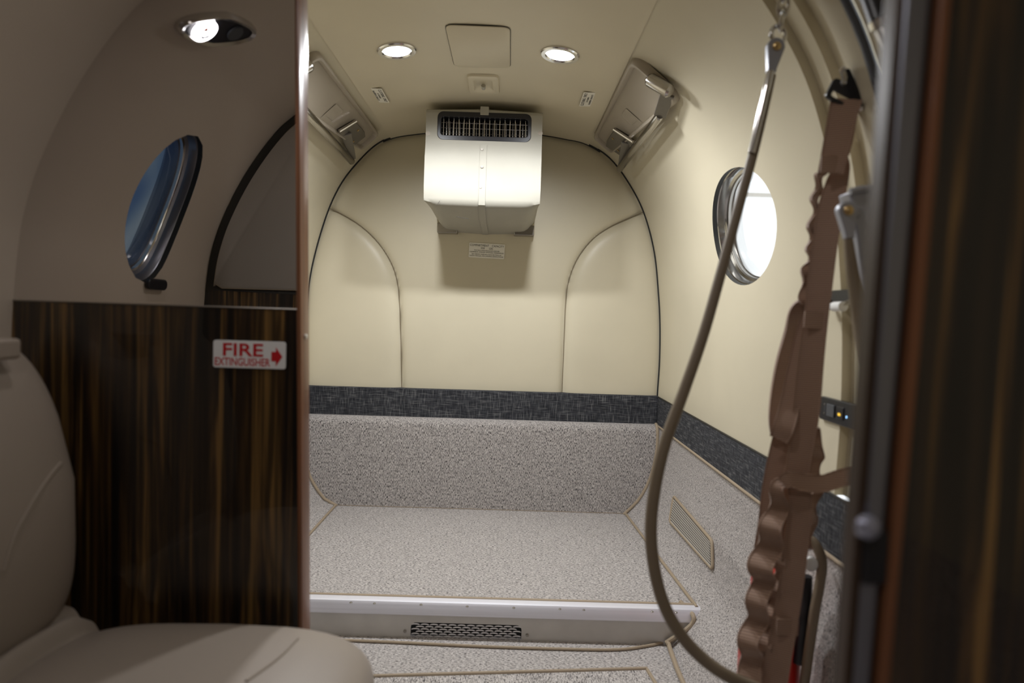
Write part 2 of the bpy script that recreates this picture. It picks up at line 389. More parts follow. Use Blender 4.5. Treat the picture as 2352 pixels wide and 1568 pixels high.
# door surround on the right: recessed strip, rib and seal
mb = MB(); sg, ng = PROF[i_bt:i_jr+1], NRM[i_bt:i_jr+1]
rec = off(sg, ng, -.016); sheet(mb, rec, [.99, 1.12]); mb.loops([[V((x, 1.12, z)) for x, z in sg], [V((x, 1.12, z)) for x, z in rec]], closed=False)
trim1 = struct(mb.build('trim_1', 'beige', flip=None))
mb = MB(); rib = off(sg, ng, .012); rib2 = off(sg, ng, .004); lo = off(sg, ng, -.02)
mb.loops([[V((x, y, z)) for x, z in pr] for pr, y in ((lo, .995), (rib2, .995), (rib, .985), (rib, .962), (rib2, .948), (lo, .948))], closed=False)
trim2 = struct(mb.build('trim_2', 'beige', flip=None))
sp = off(sg, ng, .004)
MB().tube([V((x, .938, z)) for x, z in sp[::2]], .007, 10).build('seal', 'seal', trim2)
# forward cabin lining
CS = CPROF
left_c = CPROF[(len(right_low)+len(right_up)+2)*K:]; fwd_r = CPROF[:(len(right_low)+len(right_up)+2)*K+1]
mb = MB(); sheet(mb, fwd_r[i_bt:], lin(-1.7, .93, 12)); struct(mb.build('wall_forward_right', 'beige', flip=None))
mb = MB(); sheet(mb, fwd_r[:i_bt+1], [-1.7, .5]); struct(mb.build('wall_forward_right_lower', 'carpet_s', flip=None))
# mirrored window in the left lining: pixels of the reflection give virtual points beyond the mirror plane
def vs_(px, py):
    s, y = sy(px, py, left_c); return s, 2*YM-y
hl = vs_(290, 520); hr = vs_(462, 400); ht = vs_(425, 302); hb = vs_(345, 645)
HOLE_L = ((ht[0]+hb[0])/2, (hl[1]+hr[1])/2, abs(ht[0]-hb[0])/2, abs(hl[1]-hr[1])/2)
HOLE_L = (HOLE_L[0], HOLE_L[1], HOLE_L[2]*1.03, HOLE_L[3]*1.10)
wall_fl, ptL, _ = wall_with_window('wall_forward_left', left_c, lin(-1.7, 1.05, 56), HOLE_L, 'cabin')
struct(wall_fl)
mb = MB(); mb.add([V((x, -1.7, z)) for x, z in CPROF], [tuple(range(len(CPROF)))]); struct(mb.build('wall_forward', 'grey', flip=None))
# unseen light-blocking ring added where the two linings meet above the mirrored partition
mb = MB(); mb.loops([[V((x, 1.05, z)) for x, z in off(CPROF, CNRM, 0)[::2]], [V((x*1.25-.02, 1.05, (z-.7)*1.3+.7)) for x, z in CPROF[::2]]], closed=False)
struct(mb.build('light_block_ring', 'ceil', flip=None))

# ---------------------------------------------------------------- windows
def window(name, pt, hole, mats, pane, depth=.055):
    sc, yc, rs, ry = hole; n = 72
    def ring(k, d, nn): return [pt(sc+rs*k*math.sin(a), yc+ry*k*math.cos(a)) - nn*d for a in [2*math.pi*i/n for i in range(n)]]
    c = pt(sc, yc); t = (pt(sc+.02, yc)-pt(sc-.02, yc)).normalized(); nn = V((-t.z, 0, t.x))
    root = bpy.data.objects.new(name, None); COL.objects.link(root); root.location = c; root['kind'] = 'structure'
    MB().loops([ring(1.0, 0, nn), ring(1.0, .012, nn)]).build('reveal', 'gasket', root)
    MB().loops([ring(1.0, .012, nn), ring(.985, .014, nn), ring(.97, .03, nn), ring(.93, .034, nn)]).build('retaining_ring', mats[0], root)
    MB().loops([ring(.95, .033, nn), ring(.94, .036, nn), ring(.92, .038, nn), ring(.92, .05, nn)]).build('inner_ring', mats[2], root)
    MB().loops([ring(.955, .05, nn), ring(.90, .046, nn), ring(.88, .06, nn), ring(.9, .075, nn), ring(1.05, .09, nn)]).build('outer_ring', mats[1], root)
    mb = MB(); r = ring(.93, .055, nn); mb.add(r, [tuple(range(n))]); mb.build('pane', pane, root)
    return root
window('window_1', ptR, HOLE_R, ('chrome', 'chrome', 'steel'), 'pane')
window('window_2', ptL, HOLE_L, ('spar', 'spar', 'chrome'), 'bluepane')
r_ = ray(1715, 447); c_ = CAM+r_*(4.0/r_.x)
tag(MB().box(0.8, 9, c_.y-.05, c_.y+.05, c_.z-.03, c_.z+.03).build('hangar_beam', 'slat', None), 'pale grey beam outside, faint through the bright round window', 'beam')
# thumb tab at the foot of the shaded window (seen in the mirror)
hv = hit(352, 652, left_c); tp = V((hv[0].x, 2*YM-hv[0].y, hv[0].z)); fr = Fr(tp, (0, 1, 0), hv[1], hv[2])
tb = MB().prism([(a*1.0, b) for a, b in rrect(.075, .024, .011)], .002, .012, fr).build('shade_tab', 'black', None, bevel=.003)
tag(tb, 'small black tab at the foot of the blue round window', 'tab')
# ---------------------------------------------------------------- floors
def section_x(z, side):                                         # half-width of the lining at a height
    seq = PROF[:i_bt] if side > 0 else PROF[i_lt:][::-1]
    for i in range(len(seq)-1):
        if seq[i][1] <= z <= seq[i+1][1]:
            t = (z-seq[i][1])/(seq[i+1][1]-seq[i][1]); return seq[i][0]+(seq[i+1][0]-seq[i][0])*t
    return seq[0][0]
YS = 1.655                                                     # front edge of the raised baggage floor carpet
mb = MB().box(-.95, .60, -1.7, 1.64, -.03, 0.0); floor = struct(mb.build('floor', 'carpet_x'))
xr, xl = section_x(ZFLOOR, 1), section_x(ZFLOOR, -1)
mb = MB().box(xl-.01, xr+.06, YS, 2.50, ZFLOOR-.02, ZFLOOR); fr_ = struct(mb.build('floor_raised', 'carpet_x'))
for x in (xl+.004, xr-.004):
    MB().tube([(x+(taper(y, ZFLOOR) if x > 0 else 0), y, ZFLOOR+.004) for y in lin(YS-.015, 2.44, 12)], .0045, 8).build('binding_tape', 'tape', fr_)
MB().tube([(x, YS, ZFLOOR+.002) for x in lin(xl, xr+.036, 12)], .006, 8).build('binding_tape', 'tape', fr_)
MB().tube([(x, 2.428, ZFLOOR+.003) for x in lin(xl+.01, xr-.01, 12)], .0035, 8).build('binding_tape', 'tape', fr_)
# floor mats of the vestibule: an inset carpet panel with binding, and the edge tapes
xf = section_x(0.0, 1)
mz = .012
def floorp(px, py, z=mz): return atz(px, py, z)
mq = [floorp(760, 1554), floorp(1485, 1534), floorp(1508, 1572)]; mq += [V((mq[2].x, .9, mz)), V((mq[0].x, .9, mz))]
mt = MB().prism([(p.x, p.y) for p in mq], 0, .010).build('floor_mat', 'carpet_y'); tag(mt, 'inset carpet mat with tan bound edge in front of the metal step', 'mat')
MB().tube([V((p.x, p.y, .011)) for p in (mq[0], mq[0].lerp(mq[1], .5), mq[1].lerp(mq[0], .02), mq[1], mq[1].lerp(mq[2], .1), mq[2], mq[3])], .0045, 8).build('binding_tape', 'tape', mt)
q = [floorp(*c) for c in ((1535, 1477), (1548, 1515), (1575, 1580))]
MB().tube(cat_rom(q + [V((q[-1].x-.004, .9, mz))], 6), .006, 8).build('binding_tape', 'tape', floor)
q = [floorp(*c, .004) for c in ((700, 1466), (900, 1474), (1110, 1484), (1300, 1490), (1420, 1491), (1490, 1482), (1535, 1472))]
MB().tube(cat_rom(q, 5), .0036, 8).build('binding_tape', 'tape', floor)
q = [at(*c) for c in ((1562, 1382, 1.67), (1580, 1398, 1.645), (1593, 1416, 1.615), (1590, 1432, 1.61), (1572, 1449, 1.61), (1550, 1463, 1.61), (1530, 1476, 1.615))]
MB().tube(cat_rom(q, 5), .006, 8).build('binding_tape', 'tape', floor)
# ---------------------------------------------------------------- metal step
YF = 1.625
st = thing('step_riser', 'aluminium step edge with screws and a perforated grille under the raised carpet', 'step', (CL, YF, 0))
xs0, xs1 = xl-.04, xr+.062
prof_n = [(YS+.002, ZFLOOR+.0045), (YF+.010, ZFLOOR+.0045), (YF+.003, ZFLOOR+.002), (YF-.001, ZFLOOR-.004), (YF-.005, ZFLOOR-.027), (YF-.004, ZFLOOR-.029), (YF, ZFLOOR-.028), (YF+.008, ZFLOOR-.004), (YS+.002, ZFLOOR-.002)]
mb = MB(); mb.loops([[V((x, y, z)) for y, z in prof_n] for x in (xs0, xs1)], True, True, True); nosing = mb.build('nosing', 'alu', st, sharp=25)
frs = Fr((0, YF, 0), (1, 0, 0), (0, 0, 1))                      # n = -Y, towards the cabin
g0, g1 = at(943, 1450, YF), at(1198, 1450, YF); gt = at(1070, 1432, YF).z
cx = (g0.x+g1.x)/2; gw = g1.x-g0.x
plate_hole(MB(), [(xs0, -.02), (xs1, -.02), (xs1, ZFLOOR-.018), (xs0, ZFLOOR-.018)], rrect(gw, gt+.012, .014, 5, cx, (gt-.012)/2), 0, -.004, frs).build('face_plate', 'alu_d', st); face_plate = COL.objects[-1]
mb = MB().box(g0.x-.01, g1.x+.01, -.014, gt+.004, -.02, -.018, frs); mb.build('grille_backing', 'dark', st)
# expanded-metal mesh: staggered raised lozenges joined into one part
mb = MB(); dx, dz = gw/12.0, .0062
for r in range(int((gt+.012)/(dz/1.0))+1):
    for c in range(-1, 13):
        x = g0.x+(c+(.5 if r % 2 else 0)+.5)*dx; z = -.006+r*dz
        if x < g0.x+.004 or x > g1.x-.004 or z > gt-.003: continue
        ro = [frs(x+dx*.5*math.cos(t), z+dz*.95*math.sin(t), -.006+.004*math.sin(t)) for t in [math.pi*k/8 for k in range(9)]]
        ri = [frs(x+dx*.36*math.cos(t), z+dz*.42*math.sin(t), -.004+.002*math.sin(t)) for t in [math.pi*k/8 for k in range(9)]]
        mb.loops([ro, ri], closed=False)
mb.build('expanded_mesh', 'mesh', st, kind='stuff', flip=None)
def screw(px, py, Y, fr, parent, r=.0042):
    mb = MB(); mb.lathe([(r, 0), (r, .0012), (r*.7, .0022), (r*.25, .0024)], 12, fr); o = mb.build('screw', 'steel', parent)
for px, py in ((806, 1384), (860, 1386), (967, 1389), (1073, 1393), (1180, 1396), (1286, 1399), (1341, 1401), (1498, 1405), (1553, 1407)):
    p = atz(px, py, ZFLOOR+.0045); screw(px, py, 0, Fr(p, (1, 0, 0), (0, 1, 0)), nosing, .0036)
for px, py in ((930, 1449), (1211, 1458)):
    screw(px, py, 0, Fr(at(px, py, YF-.0005), (1, 0, 0), (0, 0, 1)), face_plate, .0042)
# ---------------------------------------------------------------- back wall: padded three-panel bulkhead, tweed band, carpet bench
out2 = PROF[i_bt:i_lt+1]
seamL = [P2(*q) for q in ((750, 476), (785, 492), (830, 520), (870, 558), (900, 605), (914, 650), (919, 700), (922, 780), (924, 890), (925, 930))]
seamR = [P2(*q) for q in ((1485, 484), (1448, 500), (1400, 522), (1360, 550), (1327, 592), (1307, 640), (1299, 690), (1295, 780), (1290, 900), (1289, 940))]
seamL, seamR = cr2(seamL, 5), cr2(seamR, 5)
def dseg(x, z, poly):
    best = 9
    for i in range(len(poly)-1):
        ax, az = poly[i]; bx, bz = poly[i+1]; ex, ez = bx-ax, bz-az; l = ex*ex+ez*ez or 1e-9
        t = max(0, min(1, ((x-ax)*ex+(z-az)*ez)/l)); d = math.hypot(x-ax-t*ex, z-az-t*ez); best = min(best, d)
    return best
outl = out2[::2]
wall_back = bpy.data.objects.new('wall_back', None); COL.objects.link(wall_back); wall_back.location = (CL, YB, .43); wall_back['kind'] = 'structure'
x0, x1 = min(p[0] for p in out2)-.01, max(p[0] for p in out2)+.01; z0 = min(PROF[i_bt][1], PROF[i_lt][1])-.012; z1 = max(p[1] for p in out2)+.01
nx, nz = 180, 180
def side_of(x, z):
    def cross(poly, sgn):
        zs = [q[1] for q in poly]
        if z > max(zs): return False
        for i in range(len(poly)-1):
            a, b = poly[i], poly[i+1]
            if (a[1]-z)*(b[1]-z) <= 0 and a[1] != b[1]:
                xx = a[0]+(b[0]-a[0])*(z-a[1])/(b[1]-a[1])
                if (x-xx)*sgn > 0: return True
        return False
    if cross(seamL, -1): return 0
    if cross(seamR, 1): return 2
    return 1
grid = []; 
for j in range(nz+1):
    row = []
    for i in range(nx+1):
        x = x0+(x1-x0)*i/nx; z = z0+(z1-z0)*j/nz
        d = min(dseg(x, z, seamL), dseg(x, z, seamR)); do = dseg(x, z, outl)
        sd = side_of(x, z); puff = .028*(1-math.exp(-d/.020)) if sd != 1 else .016*(1-math.exp(-d/.010))
        y = YB+.006 - puff - .010*(1-math.exp(-do/.016))
        row.append(V((x, y, z)))
    grid.append(row)
parts = {0: [], 1: [], 2: []}
for j in range(nz):
    for i in range(nx):
        parts[side_of((grid[j][i].x+grid[j][i+1].x)/2, (grid[j][i].z+grid[j+1][i].z)/2)].append((j*(nx+1)+i, j*(nx+1)+i+1, (j+1)*(nx+1)+i+1, (j+1)*(nx+1)+i))
flat = [p for r in grid for p in r]
for k in range(3):
    used = sorted({i for f in parts[k] for i in f}); mp = {u: n for n, u in enumerate(used)}
    mb = MB(); mb.add([flat[u] for u in used], [tuple(mp[i] for i in f) for f in parts[k]]); mb.build('upholstery_panel', 'beige', wall_back, sharp=80, flip=None)
for seam in (seamL, seamR):
    mb = MB(); mb.tube([V((x, YB-.0095, z)) for x, z in seam], .0018, 6); mb.build('stitched_seam', 'stitch', wall_back)
eo = off(PROF, NRM, .0015)
for i0_, i1_ in ((i_bt, i_jr-4), (i_jl+4, i_lt)):
    MB().tube([V((x, YB-.029, z)) for x, z in eo[i0_:i1_+1]], .0034, 6).build('edge_gasket', 'dark', wall_back)
mb = MB(); mb.tube([V((x, YB-.020, z)) for x, z in PROF[i_jr-5:i_jl+6]], .0065, 8); mb.build('top_gasket', 'dark', wall_back)
zbt, zbb = (PROF[i_bt][1]+PROF[i_lt][1])/2, .43
mb = MB().box(PROF[i_lt][0]+.002, PROF[i_bt][0]-.002, YB-.046, YB+.01, .40, zbt); mb.build('fabric_band', 'band', wall_back, bevel=.004)
# carpeted bench face with a rounded top edge; its outline follows the lining
bz = at(1107, 963, 2.44).z
yb0 = 2.425
pr = [(YB-.005, bz)] + [(yb0+.03-.03*math.sin(a), bz-.03+.03*math.cos(a)) for a in [math.pi/2*k/6 for k in range(7)]] + [(yb0, z) for z in lin(bz-.03, ZFLOOR, 12)][1:]
mb = MB(); rings = []
for y, z in pr:
    l, r = section_x(z, -1)+.012, section_x(z, 1)-.012; rings.append([V((l+(r-l)*i/20, y, z)) for i in range(21)])
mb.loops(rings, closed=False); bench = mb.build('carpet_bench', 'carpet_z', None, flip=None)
tag(bench, 'carpeted bench face with rounded top below the charcoal band', 'bench')
for sd in (-1, 1):
    path = [V((section_x(z, sd)-sd*.008, y-.002, z)) for y, z in pr]; MB().tube(path, .006, 8).build('binding_tape', 'tape', bench)
# ---------------------------------------------------------------- air unit on the bulkhead
YA = 2.13
aT = at(1108, 243, YA).z; aM = at(1108, 332, YA).z; aB = at(1108, 472, YA-.02).z; xa0, xa1 = at(976, 380, YA).x, at(1243, 380, YA).x; xac = (xa0+xa1)/2; hw = (xa1-xa0)/2
ac = thing('air_unit', 'cream air conditioning unit with a wire grille hung high on the back wall', 'air conditioner', (xac, YB, aB))
zb = at(1110, 537, YB).z
def acx(u, z0_, amp=.006): return z0_ + amp*(1-abs(u))
prof_ac = [(YB-.01, aT-.012, 1), (YA+.03, aT-.004, 1), (YA+.012, aT-.008, 1)]
us = lin(-1, 1, 28)
def acring(pts): return [[V((xac+hw*u*k, y, z+.007*(1-abs(u))*s+(.05*max(0, (abs(u)-.72)/.28)**2.2*min(1, -s) if s < 0 else 0))) for u in us] for y, z, s, k in pts]
front_low = [(YA, aM, 0, 1), (YA-.004, aM-.02, 0, 1), (YA-.012, aM-.045, 0, 1), (YA-.016, aB+.06, 0, 1.0), (YA-.018, aB+.02, 0, .995), (YA-.013, aB+.005, -.15, .995), (YA+.0, aB-.004, -.3, .99), (YA+.03, aB-.012, -.5, .985), (YA+.10, zb+.022, -.8, .985), (YB-.05, zb+.006, -1, .985), (YB-.01, zb+.002, -1, .985)]
mb = MB()
top_r = [(YB-.01, aT-.02, 1, 1), (YA+.05, aT-.014, 1, 1), (YA+.014, aT-.013, 1, 1), (YA+.003, aT-.018, .8, 1), (YA, aT-.026, 0, 1)]
mb.loops(acring(top_r), closed=False); mb.loops(acring(front_low), closed=False)
for s in (0, -1):
    seq = [acring([q])[0][s] for q in top_r+front_low]; mb.add(seq, [tuple(range(len(seq)))])
fra = Fr((xac, YA, 0), (1, 0, 0), (0, 0, 1))
h0, h1 = at(1005, 292, YA), at(1220, 292, YA); hzt = at(1112, 259, YA).z; hzb = at(1112, 323, YA).z
hcx, hcz = (h0.x+h1.x)/2-xac, (hzt+hzb)/2; hwid, hhei = h1.x-h0.x, hzt-hzb
plate_hole(mb, [(-hw, aM), (hw, aM), (hw, aT-.026), (-hw, aT-.026)], rrect(hwid, hhei, .018, 5, hcx, hcz), 0, -.03, fra)
housing = mb.build('housing', 'housing', ac, sharp=40)
mb = MB(); plate_hole(mb, rrect(hwid+.002, hhei+.002, .019, 5, hcx, hcz), rrect(hwid-.022, hhei-.03, .010, 5, hcx, hcz-.001), .001, -.03, fra); bez = mb.build('grille_bezel', 'black', ac, bevel=.002)
mb = MB().box(hcx-hwid/2, hcx+hwid/2, hcz-hhei/2, hcz+hhei/2, -.05, -.045, fra); core = mb.build('grille_core', 'dark', ac)
iw, ih = hwid-.02, hhei-.024
for k in range(17):
    x = hcx-iw/2+iw*(k+.5)/17; mb = MB().tube([fra(x, hcz-ih/2, -.012), fra(x, hcz+ih/2-.006, -.012)], .0012, 6); mb.build('grille_wire', 'chrome', bez)
for k in range(3):
    z = hcz-ih/2+ih*(k+.75)/3.9; mb = MB().tube([fra(hcx-iw/2, z, -.014), fra(hcx+iw/2, z, -.014)], .0009, 6); mb.build('grille_wire', 'chrome', bez)
for k in range(26):
    x = hcx-iw/2+iw*(k+.5)/26; mb = MB().box(x-.0009, x+.0009, hcz-ih/2, hcz+ih/2-.01, -.042, -.03, fra); mb.build('core_fin', 'steel', core)
fin = [V((xac, y-.0012, z-.0012 if i > 6 else z)) for i, (y, z, s, k) in enumerate(front_low)]
mb = MB(); mb.loops([[p+V((dx_, 0, 0)) for p in [V((xac, y-.0016, z+.007*s-(.0016 if i > 4 else 0))) for i, (y, z, s, k) in enumerate(front_low)]] for dx_ in (-.011, .011)], closed=False); seam_s = mb.build('seam_strip', 'housing', ac, flip=None)
mb = MB().box(-.014, .014, aT-.03, aT-.002, -.002, .002, fra); mb.build('top_clip', 'housing', ac, bevel=.0015)
for px, py in ((1107, 343), (1107, 383), (1104, 430)):
    p = at(px, py, YA-.0185 if py > 350 else YA-.008); mb = MB().lathe([(.004, 0), (.0035, .001), (.0012, .0012)], 12, Fr(p, (1, 0, 0), (0, 0, 1))); mb.build('rivet', 'slat', seam_s)
for px in (983, 1241):
    p = at(px, 306, YA); mb = MB().lathe([(.008, -.002), (.008, .0006), (.004, .0006)], 12, Fr(p, (1, 0, 0), (0, 0, 1))); mb.build('side_notch_screw', 'pan', ac)
for sx in (-1, 1):
    x = xac+sx*(hw-.045); mb = MB().box(x-.036, x+.040, YB-.06, YB-.008, zb-.008, zb+.03); mb.build('mount_bracket', 'steel', ac, bevel=.003)
mb = MB()
for pts in (((1001, 472), (1006, 468), (1010, 461)), ((1048, 497), (1060, 500), (1076, 502))):
    MB().tube([at(x, y, YA-.0185 if y < 475 else YA+.02) for x, y in pts], .0006, 5).build('scuff_mark', 'ink', housing)
# ---------------------------------------------------------------- placards
def placard(name, fr, w_, h_, lines, label, mat='label', ink='ink'):
    o = MB().prism(rrect(w_, h_, .002), 0, .0006, fr).build(name, mat); tag(o, label, 'label')
    for body, y, size, sx in lines: text(body, Fr(fr(0, y, .0008), fr.u, fr.v), size, ink, o, sx=sx)
    return o
c = at(1118, 576, YB-.022); wdt = (at(1159, 576, YB-.022)-at(1077, 576, YB-.022)).length
placard('capacity_placard', Fr(c, (1, 0, -.03), (0, 0, 1)), wdt, .056,
    [('COMPARTMENT    CAPACITY', .019, .0115, .86), ('550      LBS', .009, .0105, .95), ('THIS INCLUDES BAGGAGE AND/OR', .000, .0062, .98), ('EQUIPMENT AND/OR OPTIONAL FURNISHINGS', -.0065, .0062, .98),
     ('SEE WEIGHT AND BALANCE SECTION OF', -.0145, .0062, .98), ('FLIGHT MANUAL FOR LOADING INSTRUCTIONS', -.021, .0062, .95)], 'pale printed capacity placard on the back wall beneath the air unit')
def on_ceiling(px, py, d=.006):
    p, tg, n, q = hit(px, py); return p+n*d, tg, n
for px, py, sg_, lab in ((871, 215, -1, 'small clothing-only placard on the ceiling beside the hanger rack nearer the mirror'), (1350, 224, 1, 'small clothing-only placard on the ceiling beside the hanger rack nearer the bright window')):
    p, tg, n = on_ceiling(px, py)
    fr = Fr(p, (0, 1, 0), tg*(-1) if sg_ < 0 else tg*(-1), None)
    u = V((0, 1, 0)) if sg_ < 0 else V((0, -1, 0)); vv = V((1, 0, 0)) if sg_ < 0 else V((-1, 0, 0))
    fr = Fr(p, u, vv, n)
    if fr.u.cross(fr.v).dot(n) < 0: fr = Fr(p, u*-1, vv, n)
    placard('clothing_placard', fr, .128, .038, [('CLOTHING  ONLY', .0098, .0135, 1.0), ('25 POUNDS', -.0015, .008, 1.1), ('MAXIMUM CAPACITY', -.0110, .0085, 1.1)], lab)
# ---------------------------------------------------------------- ceiling fittings
def disc_light(px, py, label, group, power, r=.0515):
    p, tg, n = on_ceiling(px, py, .004); fr = Fr(p, (1, 0, 0), (0, 1, 0), n)
    fr = Fr(p, V((0, 1, 0)), n.cross(V((0, 1, 0))), n)
    t = thing('downlight', label, 'light', p, group)
    MB().lathe([(r, 0), (r, .003), (r*.95, .006), (r*.76, .006), (r*.70, .002), (r*.70, 0)], 40, fr, False, False).build('bezel', 'chrome', t)
    MB().lathe([(r*.71, .0015), (r*.4, .003), (.001, .0035)], 32, fr).build('lens', 'lens', t)
    ld = bpy.data.lights.new('downlight_lamp', 'SPOT'); ld.energy = power; ld.color = (.95, .97, 1.0); ld.spot_size = math.radians(170); ld.spot_blend = .65; ld.shadow_soft_size = .028
    lo_ = bpy.data.objects.new('lamp', ld); COL.objects.link(lo_); lo_.parent = t; lo_.location = n*.012
    lo_.rotation_euler = (-n).to_track_quat('Z', 'Y').to_euler()
    return t
disc_light(911, 112, 'round chrome-rimmed ceiling light, left of the square hatch', None, BAG_W)
disc_light(1287, 121, 'round chrome-rimmed ceiling light, right of the square hatch', None, BAG_W)
def ceil_poly(pxs, d): return [on_ceiling(px, py, d)[0] for px, py in pxs]
# access hatch: panel in a dark groove
def rpoly(pts, r, k=5):
    out = []; n = len(pts)
    for i in range(n):
        a, b, c = pts[i-1], pts[i], pts[(i+1) % n]; d1, d2 = (a-b).normalized(), (c-b).normalized()
        p0, p2 = b+d1*r, b+d2*r
        for j in range(k+1):
            t = j/k; out.append(p0*(1-t)**2+b*2*t*(1-t)+p2*t*t)
    return out
hp = rpoly(ceil_poly(((1022, 51), (1172, 57), (1172, 151), (1044, 148)), .0052), .022)
nrm = V((0, 0, -1)); hc = sum(hp, V())/len(hp)
e = thing('access_hatch', 'plain cream access hatch with rounded corners in the ceiling between the lights', 'hatch', hc)
MB().add([p+(p-hc).normalized()*.0025 for p in hp], [tuple(range(len(hp)))]).build('groove', 'gasket', e, flip=None)
mb = MB(); mb.loops([[p for p in hp], [p+nrm*.0016 for p in hp], [hc+(p-hc)*.985+nrm*.0026 for p in hp]], True, False, True); mb.build('panel', 'ceil', e, flip=None)
# coat hook plate
hk = rpoly(ceil_poly(((1072, 166), (1145, 168), (1148, 210), (1078, 208)), .004), .016); hc = sum(hk, V())/len(hk)
e = thing('coat_hook', 'small square cream coat hook plate on the ceiling above the air unit', 'hook', hc)
ring = lambda s, d: [hc+(p-hc)*s+nrm*d for p in hk]
MB().loops([ring(1, 0), ring(.97, .006), ring(.88, .008), ring(.62, .007), ring(.5, .0015)], True, False, True).build('plate', 'ceil', e)
MB().tube([hc+V((0, .012, -.001)), hc+V((0, .006, -.012)), hc+V((0, -.006, -.015)), hc+V((0, -.014, -.011))], [.006, .006, .006, .007], 10).build('peg', 'housing', e)
# ---------------------------------------------------------------- fold-down hanger racks either side of the ceiling
def rack(sign, label):
    pA = hit(1367, 310)[0]; pB = hit(1455, 146)[0]; hA = hit(1465, 190); pC = hit(1568, 215)[0]
    ya, yb_ = pB.y-.045, pA.y; yc = (ya+yb_)/2; L = yb_-ya
    # cross-width: along the lining from the joint outwards
    i0 = hit(1367, 310)[3]; i1 = 106.6
    def prof_at(q): i = int(q); t = q-i; a, b = PROF[i], PROF[i+1]; return V((a[0]+(b[0]-a[0])*t, 0, a[1]+(b[1]-a[1])*t))
    a, b = prof_at(i0), prof_at(i1); Wd = (a-b).length; mid = (a+b)/2; cdir = (b-a).normalized(); n = V((cdir.z, 0, -cdir.x))
    if n.dot(V((CL, 0, .8))-mid) < 0: n = -n
    bar = (at(1512, 268, ya+.10), at(1428, 380, yb_-.005))
    if sign < 0:
        A, B = hit(867, 302), hit(752, 122); yb_, ya = A[0].y, B[0].y-.045; yc = (ya+yb_)/2; L = yb_-ya; i0 = A[3]; q = i0
        while (prof_at(q)-prof_at(i0)).length < Wd: q += .05
        a, b = prof_at(i0), prof_at(q); mid = (a+b)/2; cdir = (b-a).normalized(); n = V((cdir.z, 0, -cdir.x))
        if n.dot(V((CL, 0, .8))-mid) < 0: n = -n
        bar = (at(694, 250, ya+.10), at(803, 365, yb_-.005))
    def mx(p): return p
    class F2:
        def __call__(s, u, v, c=0): return mx(mid + V((0, yc+u, 0)) + cdir*v + n*c)
    fr = F2()
    t = thing('hanger_rack', label, 'hanger rack', fr(0, 0, 0))
    o = rrect(L, Wd, .028, 5)
    tp_ = lambda x, y: -Wd/2+(y+Wd/2)*(1-.44*(x+L/2)/L)
    sc_ = lambda s, c: [fr(x*(1-s*2/L*1.0), tp_(x, y*(1-s*2/Wd)), c) for x, y in o]
    MB().loops([sc_(0, -.008), sc_(.001, .008), sc_(.005, .015), sc_(.010, .016), sc_(.015, .012), sc_(.018, .002)], True, False, True).build('tray', 'pan', t)
    # shallow thumb pocket
    pk = rrect(.075, .06, .006)
    MB().loops([[fr(x-.02, tp_(x-.02, y+.012), .004) for x, y in pk], [fr(x*.9-.02, y*.9+.012, .0022) for x, y in pk]], True, False, True).build('thumb_pocket', 'pan', t)
    # hinge bracket at the aft end, latch forward, two flat arms and the round bar
    px_ = dict(br=((1410, 299), (1454, 327), (1450, 337), (1423, 357), (1391, 336), (1393, 324)), lip=((1410, 297), (1454, 326)), scr=((1408, 318), (1420, 345)),
               latch=((1494, 184), (1537, 209)), f=((1533, 217), (1516, 266)), r=((1440, 328), (1425, 384)), bar=((1515, 266), (1424, 387))) if sign > 0 else \
          dict(br=((818, 280), (779, 303), (783, 312), (812, 336), (840, 314), (838, 303)), lip=((818, 278), (779, 302)), scr=((822, 299), (811, 325)),
               latch=((708, 150), (668, 172)), f=((672, 178), (690, 242)), r=((795, 308), (811, 364)), bar=((688, 241), (807, 370)))
    def onp(p, d):
        r = ray(*p); o_ = mid+n*d; o_.y = 0; nn_ = n; t_ = (o_-V((0, 0, CAMZ))).dot(nn_)/V((r.x, 0, r.z)).dot(nn_); return CAM+r*t_
    b0 = [onp(p, .004) for p in px_['br']]; b1 = [onp(p, .014) for p in px_['br']]
    hb_ = MB().loops([[q-n*.010 for q in b1], b1], True, True, True).build('hinge_bracket', 'nickel', t, bevel=.002)
    l0, l1 = [onp(p, .020) for p in px_['lip']]
    MB().tube([l0, l1], .006, 10).build('bracket_lip', 'barmetal', hb_)
    for p in px_['scr']:
        q = onp(p, .014); MB().tube([q-n*.001, q+n*.002], .0045, 10).build('screw', 'brass', hb_)
    a_, b_ = [onp(p, .018) for p in px_['latch']]; d_ = (b_-a_).normalized()
    MB().tube([a_-d_*.012, a_-d_*.006, a_, b_, b_+d_*.006], [.006, .014, .017, .017, .012], 14).build('latch', 'barmetal', t)
    def arm(pp, d0, d1, w0, w1, nm):
        a_, b_ = onp(pp[0], d0), at(*pp[1], d1); d = (b_-a_).normalized(); vw = (a_-CAM).normalized(); sd = d.cross(vw).normalized(); th_ = sd.cross(d).normalized()
        mb = MB(); mb.loops([[a_-sd*w0+th_*k, a_+sd*w0+th_*k, b_+sd*w1+th_*k, b_-sd*w1+th_*k] for k in (-.004, .004)], True, True, True); mb.build(nm, 'nickel', t, bevel=.002); return b_
    f1 = arm(px_['f'], .016, ya+.115, .018, .017, 'forward_arm')
    r1 = arm(px_['r'], .014, yb_-.02, .018, .010, 'aft_arm')
    f1, r1 = at(*px_['bar'][0], ya+.118), at(*px_['bar'][1], yb_-.018); d_ = (r1-f1).normalized()
    MB().tube([f1-d_*.006, f1, r1, r1+d_*.005], [.010, .0125, .0125, .009], 16).build('hanging_bar', 'barmetal', t)
    return t
rack(1, 'fold-down metal clothes hanger rack in a tan tray, nearer the bright round window')
